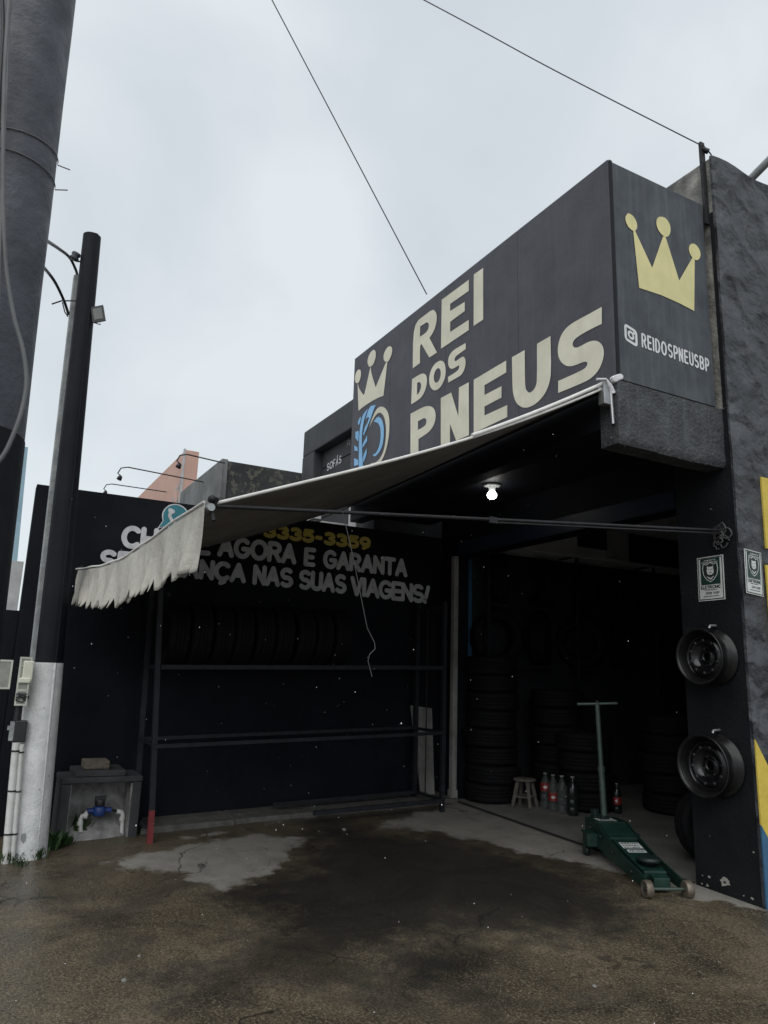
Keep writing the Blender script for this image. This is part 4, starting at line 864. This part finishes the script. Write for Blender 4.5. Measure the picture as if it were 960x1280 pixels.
patch(.036, -.28, .16, .055, 4); patch(.02, .25, .12, .03, 5); patch(.012, -.6, .2, .025, 6)
GP = thing('grey_post', 'slim grey concrete post standing behind the black pole', 'post', (-7.02,.42,0))
t0_, b0_ = on(0,-7.0,95,345), on(0,-7.0,66,600)
dy = (t0_[1]-b0_[1])/(t0_[2]-b0_[2]); s = .05
base = (b0_[1]-dy*b0_[2]); tp = t0_[2]
mb = MB(); f = lambda z: base+dy*z
mb.hexa([(-7.05,f(0)-.02,-.05),(-6.97,f(0)-.02,-.05),(-6.97,f(0)+.07,-.05),(-7.05,f(0)+.07,-.05),(-7.05,f(tp)-.02,tp),(-6.97,f(tp)-.02,tp),(-6.97,f(tp)+.06,tp),(-7.05,f(tp)+.06,tp)]); obj('shaft', mb, M_gpost, GP, bevel=.008)
FL = thing('floodlight', 'small square floodlight clamped to the black pole', 'floodlight', tuple(on(0,-6.76,121,391)))
c = on(0,-6.72,122.5,392)
fu, fv = np.array([.45,.85,.25]), np.array([-.1,-.2,1.]); fu /= np.linalg.norm(fu); fv = fv-fu*(fv@fu); fv /= np.linalg.norm(fv); fn = np.cross(fu, fv); 
if fn@np.array([1,-1,0]) < 0: fn = -fn
Q = lambda a, b, d: c+fu*a*.72+fv*b*.85+fn*d
mb = MB(); mb.hexa([Q(-.07,-.08,-.035),Q(.07,-.08,-.035),Q(.07,.08,-.035),Q(-.07,.08,-.035),Q(-.08,-.09,.0),Q(.08,-.09,.0),Q(.08,.09,.0),Q(-.08,.09,.0)]); obj('housing', mb, M_jbox, FL)
mb = MB(); mb.flat([[Q(-.055,-.065,.002),Q(.055,-.065,.002),Q(.055,.065,.002),Q(-.055,.065,.002)]]); obj('lens', mb, M_glass, FL)
mb = MB(); mb.tube([c-fn*.03, np.array(on(0,-6.80,114,391))], .016, 8); mb.tube([c-fn*.03-fv*.05, c-fn*.02-fv*.10, np.array(on(0,-6.80,113,402))], .005, 5); obj('bracket', mb, M_jbox, FL)
INS = thing('porcelain_insulator', 'round dark insulator on the left side of the black pole', 'insulator', tuple(on(0,-6.8,94,322)))
c = on(0,-6.84,94,320.5); mb = MB(); mb.lathe([(0,.04),(.036,.035),(.042,.015),(.03,0),(.042,-.015),(.036,-.035),(0,-.04)], c, (.2,.3,1), 16); obj('body', mb, M_util, INS)
mb = MB(); mb.tube([c+np.array([0,0,-.04]), np.array(on(0,-6.84,98,327)), np.array(on(0,-6.84,104,326))], .008, 6); obj('pin', mb, M_steel, INS)
# electricity meter boxes
def mbox(label, px0, py0, px1, py1, X, dep, detail):
    a, b = on(0,X,px0,py1), on(0,X,px1,py0); y0, y1, z0, z1 = a[1], b[1], a[2], b[2]
    T = thing('meter_box', label, 'meter box', (X-dep/2,(y0+y1)/2,z0), 'electricity meter boxes')
    mb = MB(); mb.box((X-dep,y0+.006,z0+.006),(X-.004,y1-.006,z1-.006)); obj('cover', mb, M_poly, T, bevel=.01)
    mb = MB()
    for (q0,q1) in (((X-.02,y0,z0),(X,y0+.014,z1)),((X-.02,y1-.014,z0),(X,y1,z1)),((X-.02,y0+.014,z0),(X,y1-.014,z0+.014)),((X-.02,y0+.014,z1-.014),(X,y1-.014,z1))): mb.box(q0,q1)
    obj('frame', mb, M_polyf, T)
    mb = MB()
    for zz in (z0+.06, z1-.06): mb.box((X-dep-.012,min(y0+.02,y1),zz-.012),(X-dep-.002,.56,zz+.012))
    obj('strap_bracket', mb, M_steel, T)
    if detail:
        zs = z0+(z1-z0)*.31; mb = MB(); mb.box((X-.01,y0+.014,zs-.008),(X+.004,y1-.014,zs+.008)); mb.box((X-.01,y0+.014,z0+(z1-z0)*.80),(X+.004,y1-.014,z0+(z1-z0)*.82)); obj('divider', mb, M_polyf, T)
        mb = MB(); yc = (y0+y1)/2+.02; mb.box((X-.006,yc-.035,z0+(z1-z0)*.50),(X+.012,yc+.04,z0+(z1-z0)*.92)); mb.box((X-.006,yc-.055,z0+(z1-z0)*.46),(X+.018,yc+.03,z0+(z1-z0)*.57)); obj('meter', mb, M_meter, T, bevel=.008)
        mb = MB(); yc = (y0+y1)/2; zc = z0+(z1-z0)*.15
        for k in range(5): mb.tube([(X+.002,yc-.05+random.uniform(0,.1),zc+random.uniform(-.04,.04)) for _ in range(4)], .004, 5)
        obj('wiring', mb, M_jbox, T)
    return (y0,y1,z0,z1)
mbox('translucent meter box with ivory meter strapped to the white pole', 17.5,821.5,41,882, -6.62,.12,True)
mbox('translucent meter box cut by the left picture edge', -14,825,17,861, -6.66,.10,False)
a, b = on(0,-6.66,12.5,928), on(0,-6.66,35,901)
JB = thing('junction_box', 'black junction box above the white conduits', 'junction box', (-6.7,(a[1]+b[1])/2,a[2]))
mb = MB(); mb.box((-6.76,a[1]+.02,a[2]),(-6.66,b[1],b[2])); obj('box', mb, M_jbox, JB, bevel=.008)
mb = MB(); mb.box((-6.75,a[1]-.012,a[2]+.01),(-6.68,a[1]+.018,b[2]-.01)); mb.box((-6.72,a[1]-.03,a[2]+.09),(-6.69,a[1]-.012,a[2]+.12)); obj('side_lid', mb, M_gpost, JB)
mb = MB(); mb.tube([(-6.70,b[1]-.08,b[2]),(-6.69,b[1]-.075,b[2]+.16)], .026, 10); obj('cable_entry', mb, M_jbox, JB)
def cond(label, top, bot, r, X=-6.68):
    t_, b_ = on(0,X,*top), on(0,X,*bot); b_[2] = gz(b_[0],b_[1])-.02
    T = thing('conduit', label, 'conduit', tuple(b_), 'white conduits beside the pole')
    mb = MB(); mb.tube([b_, t_], r, 12); obj('tube', mb, M_pvc, T)
    m2 = MB()
    for k in (.25,.6,.93): m2.tube([b_+(t_-b_)*k+np.array([0,0,-.006]), b_+(t_-b_)*k+np.array([0,0,.006])], r*1.12, 12)
    obj('strap', m2, M_steel, T)
cond('wider white conduit at the left of the limewashed pole', (20.5,928), (8.5,1068), .030)
cond('narrower white conduit next to the limewashed pole', (27,930), (16.5,1068), .021)
# cables between utility pole and posts
def cab(label, pts, r, mm, nm='power_cable', cat='cable', grp=None):
    mb = MB(); P = [Vector(p) for p in pts]; Q = []
    for i in range(len(P)-1):
        p0, p1, p2, p3 = P[max(i-1,0)], P[i], P[i+1], P[min(i+2,len(P)-1)]
        for k in range(6):
            t = k/6; Q.append(.5*((2*p1)+(p2-p0)*t+(2*p0-5*p1+4*p2-p3)*t*t+(3*p1-p0-3*p2+p3)*t**3))
    Q.append(P[-1]); mb.tube(Q, r, 6); return tag(obj(nm, mb, mm, loc=tuple(P[0])), label, cat, grp)
cab('upper black cable from the grey post towards the utility pole', [on(0,-7.0,97,348), on(0,-7.0,95,338), on(0,-6.9,87,322), on(0,-6.5,75,312), on(0,-5.5,60,302), on(0,-4,50,296)], .014, M_cable)
cab('lower black cable from the grey post towards the utility pole', [on(0,-7.0,86,394), on(0,-6.95,80,376), on(0,-6.7,69,353), on(0,-6.3,57,337), on(0,-5,44,324)], .014, M_cable)
mb = MB(); mb.tube([on(0,-6.97,65,380), on(0,-6.9,77,376), on(0,-6.85,96,376)], .007, 6); mb.tube([on(0,-6.97,78,378), on(0,-6.97,81,390), on(0,-6.97,85,396)], .006, 6); tag(obj('cable_clamp', mb, M_steel), 'thin metal clamp holding the lower cable to the pole', 'clamp')

# ------------------------------------------------------------------ large utility pole at the left edge
UX = -3.0
et, eb = on(0,UX,94,0), on(0,UX,6,755)
def ucen(z):
    t = (z-eb[2])/(et[2]-eb[2]); r = .195-.010*z; return np.array([UX, eb[1]+(et[1]-eb[1])*t-r*.985, z]), r
UP_ = thing('utility_pole', 'thick rough concrete utility pole at the left edge', 'utility pole', tuple(ucen(-.3)[0]))
mb = MB(); rows = []; n = 40
for i in range(61):
    z = -.3+i*.16; c, r = ucen(z); rows.append([(c[0]+r*math.cos(2*math.pi*k/n)*(1+.006*math.sin(k*3+z*5)), c[1]+r*math.sin(2*math.pi*k/n)*(1+.006*math.sin(k*2.3+z*7)), z) for k in range(n)])
mb.add([v for r in rows for v in r], [(i*n+k, i*n+(k+1) % n, (i+1)*n+(k+1) % n, (i+1)*n+k) for i in range(60) for k in range(n)], True); mb.add(rows[-1], [tuple(range(n))])
obj('shaft', mb, M_util, UP_)
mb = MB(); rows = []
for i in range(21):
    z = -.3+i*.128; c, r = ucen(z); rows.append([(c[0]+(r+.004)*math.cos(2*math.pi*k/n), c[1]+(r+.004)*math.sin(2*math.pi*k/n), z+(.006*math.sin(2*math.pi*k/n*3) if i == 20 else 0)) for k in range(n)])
mb.add([v for r in rows for v in r], [(i*n+k, i*n+(k+1) % n, (i+1)*n+(k+1) % n, (i+1)*n+k) for i in range(20) for k in range(n)], True); obj('dark_foot', mb, M_pole, UP_)['label'] = 'darker lower part of the utility pole'  # thin sleeve, colours the lower shaft darker; borrows the service pole's material
mb = MB()
for px, py in ((30,162),(30,190)):
    zc = on(0,UX+.18,px,py)[2]; c, r = ucen(zc)
    mb.tube([(c[0]+(r+.004)*math.cos(a), c[1]+(r+.004)*math.sin(a), zc+(.02 if py < 170 else 0)*math.sin(a)) for a in np.linspace(-2.2,1.6,24)]+[(c[0]+.02,c[1]+r+.05,zc)], .0025, 5)
obj('tie_wire', mb, M_gcable, UP_)
XC = UX+.24
cab('grey cable looping down the face of the utility pole', [on(0,XC,*q) for q in ((14,-40),(10,20),(6,90),(4,180),(4,260),(7,330),(17,395),(28,435),(33,475),(28,510),(16,545),(2,572),(-25,600))], .008, M_gcable, 'service_cable')
cab('straight grey cable strapped along the utility pole', [on(0,XC,*q) for q in ((18,-40),(11,25),(9,90),(6,150),(2,260),(-3,420),(-8,600))], .006, M_gcable, 'service_cable')
cab('dark thin cable against the utility pole near its straps', [on(0,XC-.02,*q) for q in ((3,0),(4,40),(1,90),(-3,180))], .007, M_cable, 'service_cable')

# overhead wires
a = np.array(on(1,YS+.05,533.5,368)); d1 = CAMP+ray(340,0)*8
cab('overhead wire rising from the sign top to the upper left', [a, a*.5+d1*.5, d1, d1+(d1-a)*1.2], .006, M_cable, 'overhead_wire', 'wire')
a = np.array([-3.55,4.82,5.88]); d1 = CAMP+ray(530,0)*7
cab('overhead wire tied to the steel bracket at the upper right', [a, a*.5+d1*.5-np.array([0,0,.02]), d1, d1+(d1-a)*1.5], .005, M_cable, 'overhead_wire', 'wire')

# ------------------------------------------------------------------ water meter cabinet
cx0, cx1 = -7.52, -7.08; cy0, cy1 = .80, 1.46; cz0 = gz(cx1,1.1)
CB = thing('meter_cabinet', 'low dark cement cabinet for the water meter at the wall foot', 'cabinet', (-7.3,1.13,cz0))
mb = MB(); mb.box((cx0,cy0,cz0-.1),(cx1,cy0+.075,cz0+.46)); obj('side_wall', mb, M_cab, CB, bevel=.008)
mb = MB(); mb.box((cx0,cy1-.075,cz0-.1),(cx1,cy1,cz0+.46)); obj('side_wall', mb, M_cab, CB, bevel=.008)
mb = MB(); mb.box((cx0,cy0-.004,cz0+.462),(cx1+.006,cy1+.004,cz0+.51)); obj('top_slab', mb, M_cab, CB, bevel=.008)
mb = MB(); mb.box((cx0,cy0+.10,cz0+.512),(cx1-.02,cy1-.14,cz0+.56)); obj('cap_slab', mb, M_cab, CB, bevel=.006)
mb = MB(); mb.box((-7.40,cy0+.076,cz0-.05),(-7.36,cy1-.076,cz0+.46)); obj('back_panel', mb, M_cabin, CB)
mb = MB(); mb.box((-7.36,cy1-.088,cz0-.05),(cx1-.012,cy1-.076,cz0+.45)); obj('lining', mb, M_cabin, CB)
mb = MB(); mb.box((-7.36,cy0+.076,cz0-.05),(cx1-.03,cy0+.086,cz0+.45)); obj('lining', mb, M_cabin, CB)
mb = MB(); mb.grid(lambda u, v: (-7.36+u*.27, cy0+.088+v*(cy1-cy0-.18), cz0-.05+(.24*(1-u)**.8)*(.75+.25*math.sin(math.pi*v))+.012*math.sin(v*17+u*9)*(1-u)), 10, 16); obj('rubble_base', mb, M_cabin, CB, fix=False)
mb = MB(); mb.box((-7.42,1.0-.02,cz0+.562),(-7.18,1.19,cz0+.632)); br = obj('cement_brick', mb, M_brick, bevel=.01, loc=(-7.3,1.09,cz0+.562)); tag(br, 'single grey brown brick lying on the water meter cabinet', 'brick')
WM = thing('water_meter', 'blue water meter with white pipes inside the cement cabinet', 'water meter', (-7.2,1.12,cz0+.1))
mx0 = -7.19; pm = on(0,mx0,124,1013)
mb = MB(); mb.lathe([(0,-.045),(.045,-.045),(.055,-.03),(.055,.025),(.045,.035),(0,.035)], pm, (0,0,1), 20); mb.tube([pm+np.array([0,-.10,0]), pm+np.array([0,.10,0])], .022, 12); obj('body', mb, M_mblue, WM)
mb = MB(); mb.lathe([(.035,.036),(.042,.045),(.042,.085),(.03,.10),(0,.10)], pm, (0,0,1), 16); mb.box(tuple(pm+np.array([.0,-.045,.085])), tuple(pm+np.array([.03,.045,.12]))); obj('register_cap', mb, M_jbox, WM)
l1, l2, l3 = on(0,mx0,108,1018), on(0,mx0,101,1020), on(0,mx0,100.5,1040)
r1, r2, r3 = on(0,mx0,146,1014), on(0,mx0,153.5,1015), on(0,mx0,152,1047)
mb = MB(); mb.tube([pm+np.array([0,-.10,0]), l1, l2+np.array([0,.01,0]), l2+np.array([0,0,-.02]), l3], .019, 10); mb.tube([l2+np.array([0,0,-.045]), l2+np.array([0,0,-.075])], .026, 10); mb.tube([l2+np.array([0,.05,.0]), l2+np.array([0,.022,.0])], .026, 10); obj('inlet_pipe', mb, M_pvc, WM)
mb = MB(); mb.tube([pm+np.array([0,.10,0]), r1], .011, 8); obj('joint', mb, M_steel, WM)
mb = MB(); mb.tube([r1, r2+np.array([0,-.012,.0]), r2+np.array([0,0,-.015]), r3], .019, 10); mb.tube([r2+np.array([0,0,-.04]), r2+np.array([0,0,-.07])], .025, 10); obj('outlet_pipe', mb, M_pvc, WM)

# ------------------------------------------------------------------ weeds
def weed(label, x, y, n, hgt, spread, leaf, grp):
    z = gz(x, y); mb = MB()
    T = thing('weed_plant', label, 'weed', (x,y,z), grp)
    for k in range(n):
        a = random.random()*6.283; L = hgt*random.uniform(.5,1.1); r = spread*random.uniform(.2,1); b0 = np.array([x+random.gauss(0,spread*.35), y+random.gauss(0,spread*.35), z-.005])
        tip = b0+np.array([r*math.cos(a), r*math.sin(a), L]); md = b0*.5+tip*.5+np.array([0,0,L*.15]); sd = np.array([-math.sin(a), math.cos(a), 0])*leaf
        mb.add([b0-sd*.3, b0+sd*.3, md+sd, md-sd, tip], [(0,1,2,3),(3,2,4)])
    obj('leaves', mb, M_leaf, T, fix=False)
for i, (px, py, n, h, sp, lf, lab) in enumerate(((10,1078,70,.10,.10,.004,'grass tuft at the foot of the white conduits'),(48,1073,45,.09,.07,.005,'low grass at the right foot of the limewashed pole'),(66,1060,40,.14,.09,.018,'leafy weed between pole and water meter cabinet'),(82,1056,30,.10,.07,.016,'small leafy weed at the cabinet corner'),(97,1046,45,.20,.08,.022,'bushy weed growing inside the water meter cabinet'),(25,1082,40,.07,.08,.004,'short grass in front of the white conduits'))):
    p = gnd(px, py); weed(lab, p[0], p[1], n, h, sp, lf, 'weeds at the pole and cabinet')

# ------------------------------------------------------------------ neighbour buildings
NS = thing('sofa_shop_building', 'charcoal shop building with plank sign panel beyond the slogan wall', 'building', (-9,6,0))
YN = 4.0
mb = MB(); mb.box((-10.12,YN+.25,-.2),(-7.96,9,5.02)); obj('wall_body', mb, M_ndark, NS)
mb = MB(); mb.box((-10.12,YN,4.62),(-7.96,YN+.25,5.03)); obj('top_fascia', mb, M_ndark, NS, bevel=.02)
mb = MB(); mb.box((-10.12,YN,2.2),(-9.68,YN+.25,4.62)); obj('fascia_pier', mb, M_ndark, NS, bevel=.01)
for k in range(6):
    z = 3.12+k*.25; mb = MB(); mb.box((-9.68,YN+.14-.002*(k % 2),z),(-8.72,YN+.25,z+.238)); obj('plank', mb, M_nplank, NS, bevel=.004)
    mb = MB(); mb.box((-8.70,YN+.14-.002*(k % 2),z),(-7.97,YN+.25,z+.238)); obj('plank', mb, M_nplank, NS, bevel=.004)
mb = MB(); a, b, c = on(1,YN+.135,408.5,589.5), on(1,YN+.135,427,578.5), on(1,YN+.135,408.5,580)
text(mb, 'SOFÁS', a, b, c[2]-a[2], .022, (0,-1,0), gap=.25); obj('lettering', mb, M_wallwhite, NS)['label'] = 'white word SOFÁS'
mb = MB(); a, b, c = on(1,YN+.135,434,559.5), on(1,YN+.135,443,555), on(1,YN+.135,434,551)
text(mb, 'RE', a, b, c[2]-a[2], .02, (0,-1,0), gap=.25); obj('lettering', mb, M_ngrey, NS)
mb = MB(); mb.box((-8.2,YN-.1,2.4),(-7.98,YN-.002,3.9)); obj('pale_pier', mb, M_nwhite, NS)
mb = MB(); mb.box((-9.9,YN-.55,3.30),(-8.25,YN-.45,3.40)); mb.box((-9.9,YN-.44,3.2),(-8.25,YN-.002,3.28)); obj('canopy_edge', mb, M_nwhite, NS)
NG = thing('grey_building', 'weathered grey building with mouldy side wall beyond the awning', 'building', (-12,6,0))
mb = MB(); mb.box((-13.25,3.02,-.2),(-10.69,9,4.55)); obj('wall_body', mb, M_nmould, NG, bevel=.01)
mb = MB(); mb.box((-13.27,2.92,3.95),(-10.66,3.018,4.565)); obj('top_fascia', mb, M_ngrey, NG, bevel=.01)
for x0, x1 in ((-13.27,-13.0),(-10.9,-10.66)):
    mb = MB(); mb.box((x0,2.92,-.2),(x1,3.018,3.948)); obj('pier', mb, M_ngrey, NG)
mb = MB(); mb.box((-12.99,2.97,3.0),(-10.91,3.018,3.80)); obj('sign_panel', mb, M_nwhite, NG)
NP = thing('pink_building', 'faded pink building with rough white scrawl in the distance', 'building', (-16.5,5,0))
mb = MB(); mb.box((-20,3.0,-.2),(-13.5,3.25,5.44)); obj('wall_body', mb, M_pink, NP)
mb = MB(); mb.box((-13.56,2.97,-.2),(-13.49,3.0,5.46)); obj('corner_trim', mb, M_nwhite, NP)
mb = MB()
for k in range(26):
    x = -14.9+random.uniform(0,1.25); z = 4.15+random.uniform(-.2,.5)*(x+15.2); 
    stroke(mb, [(0,0),(random.uniform(-.12,.12),random.uniform(-.2,.2)),(random.uniform(-.2,.2),random.uniform(-.25,.25))], .035, np.array([x,2.998,z]), np.array([1.,0,0]), np.array([0,0,1.]), np.array([0,-1.,0]))
obj('white_scrawl', mb, M_nwhite, NP)['kind'] = 'stuff'
def lamp(label, base, tip, ax_y):
    a = np.array(on(1,ax_y,*base)); X = a[0]; b = np.array(on(0,X,*tip))
    T = thing('sign_lamp_arm', label, 'lamp arm', tuple(a), 'sign lamp arms over the neighbours')
    mb = MB(); mb.tube([a, b], .011, 6); obj('arm', mb, M_steel, T)
    mb = MB(); mb.tube([b, b+np.array([0,-.10,-.03]), b+np.array([0,-.14,-.12]), b+np.array([0,-.08,-.16])], .010, 6); mb.lathe([(0,.03),(.03,.02),(.04,-.04),(0,-.04)], b+np.array([0,-.10,-.18]), (0,.4,1), 10); obj('lamp_head', mb, M_steel, T)
lamp('long lamp arm crossing in front of the pink building', (254,602.5), (160,584), 2.92)
lamp('lower lamp arm left of the pink building corner', (208,615), (140,605), 2.99)
lamp('short lamp arm at the top of the grey building', (281,579), (234,568), 2.92)
NB_ = thing('pale_blue_building', 'narrow strip of pale blue building behind the utility pole', 'building', (-13,-1.2,0))
e0 = on(0,-12,35,559); e1 = on(0,-12,15,768)
mb = MB(); mb.hexa([(-15,-4,-.3),(-12,-4,-.3),(-12,e1[1]+.1,-.3),(-15,e1[1]+.1,-.3),(-15,-4,e0[2]),(-12,-4,e0[2]),(-12,e0[1],e0[2]),(-15,e0[1],e0[2])]); obj('wall_body', mb, M_nblue, NB_)
mb = MB(); mb.box((-15.02,-4.02,-.3),(-11.985,e1[1]+.06,2.9)); obj('plinth', mb, M_nwhite, NB_)

# ------------------------------------------------------------------ small debris and rain
for i, (px, py, s) in enumerate(((155,1227,.014),(174,1196,.010),(743,1234,.012),(430,1038,.02),(532,1052,.008))):
    p = gnd(px, py); mb = MB(); mb.lathe([(0,-.4*s),(s,-.2*s),(s*1.1,.3*s),(s*.5,.8*s),(0,.85*s)], (p[0],p[1],p[2]+.2*s), (0.1,.1*i,1), 7)
    tag(obj('pebble', mb, M_stone, loc=tuple(p)), ['small pale pebble low at the left of the forecourt','tiny pale pebble on the brown concrete left of centre','dark pebble near the lower right of the forecourt','crumpled pale scrap on the wet floor before the rack','tiny white speck of litter on the dark stain'][i], 'pebble', 'litter on the forecourt')
mb = MB()
octa = [(1,0,0),(-1,0,0),(0,1,0),(0,-1,0),(0,0,1.3),(0,0,-1.3)]; of = [(0,2,4),(2,1,4),(1,3,4),(3,0,4),(2,0,5),(1,2,5),(3,1,5),(0,3,5)]
for k in range(230):
    x, y, z = random.uniform(-6.6,-2.2), random.uniform(.3,3.6), random.uniform(.1,3.6); r = random.choice((.0014,.0017,.002,.0027))
    if (z-1.45)/math.hypot(x,y) > .22+.12*(y > -.62*x): continue
    mb.add([(x+a*r, y+b*r, z+c_*r) for a, b, c_ in octa], of, True)
o = obj('rain_drops', mb, M_rain); o['kind'] = 'stuff'; o['label'] = 'scattered raindrops falling over the forecourt'
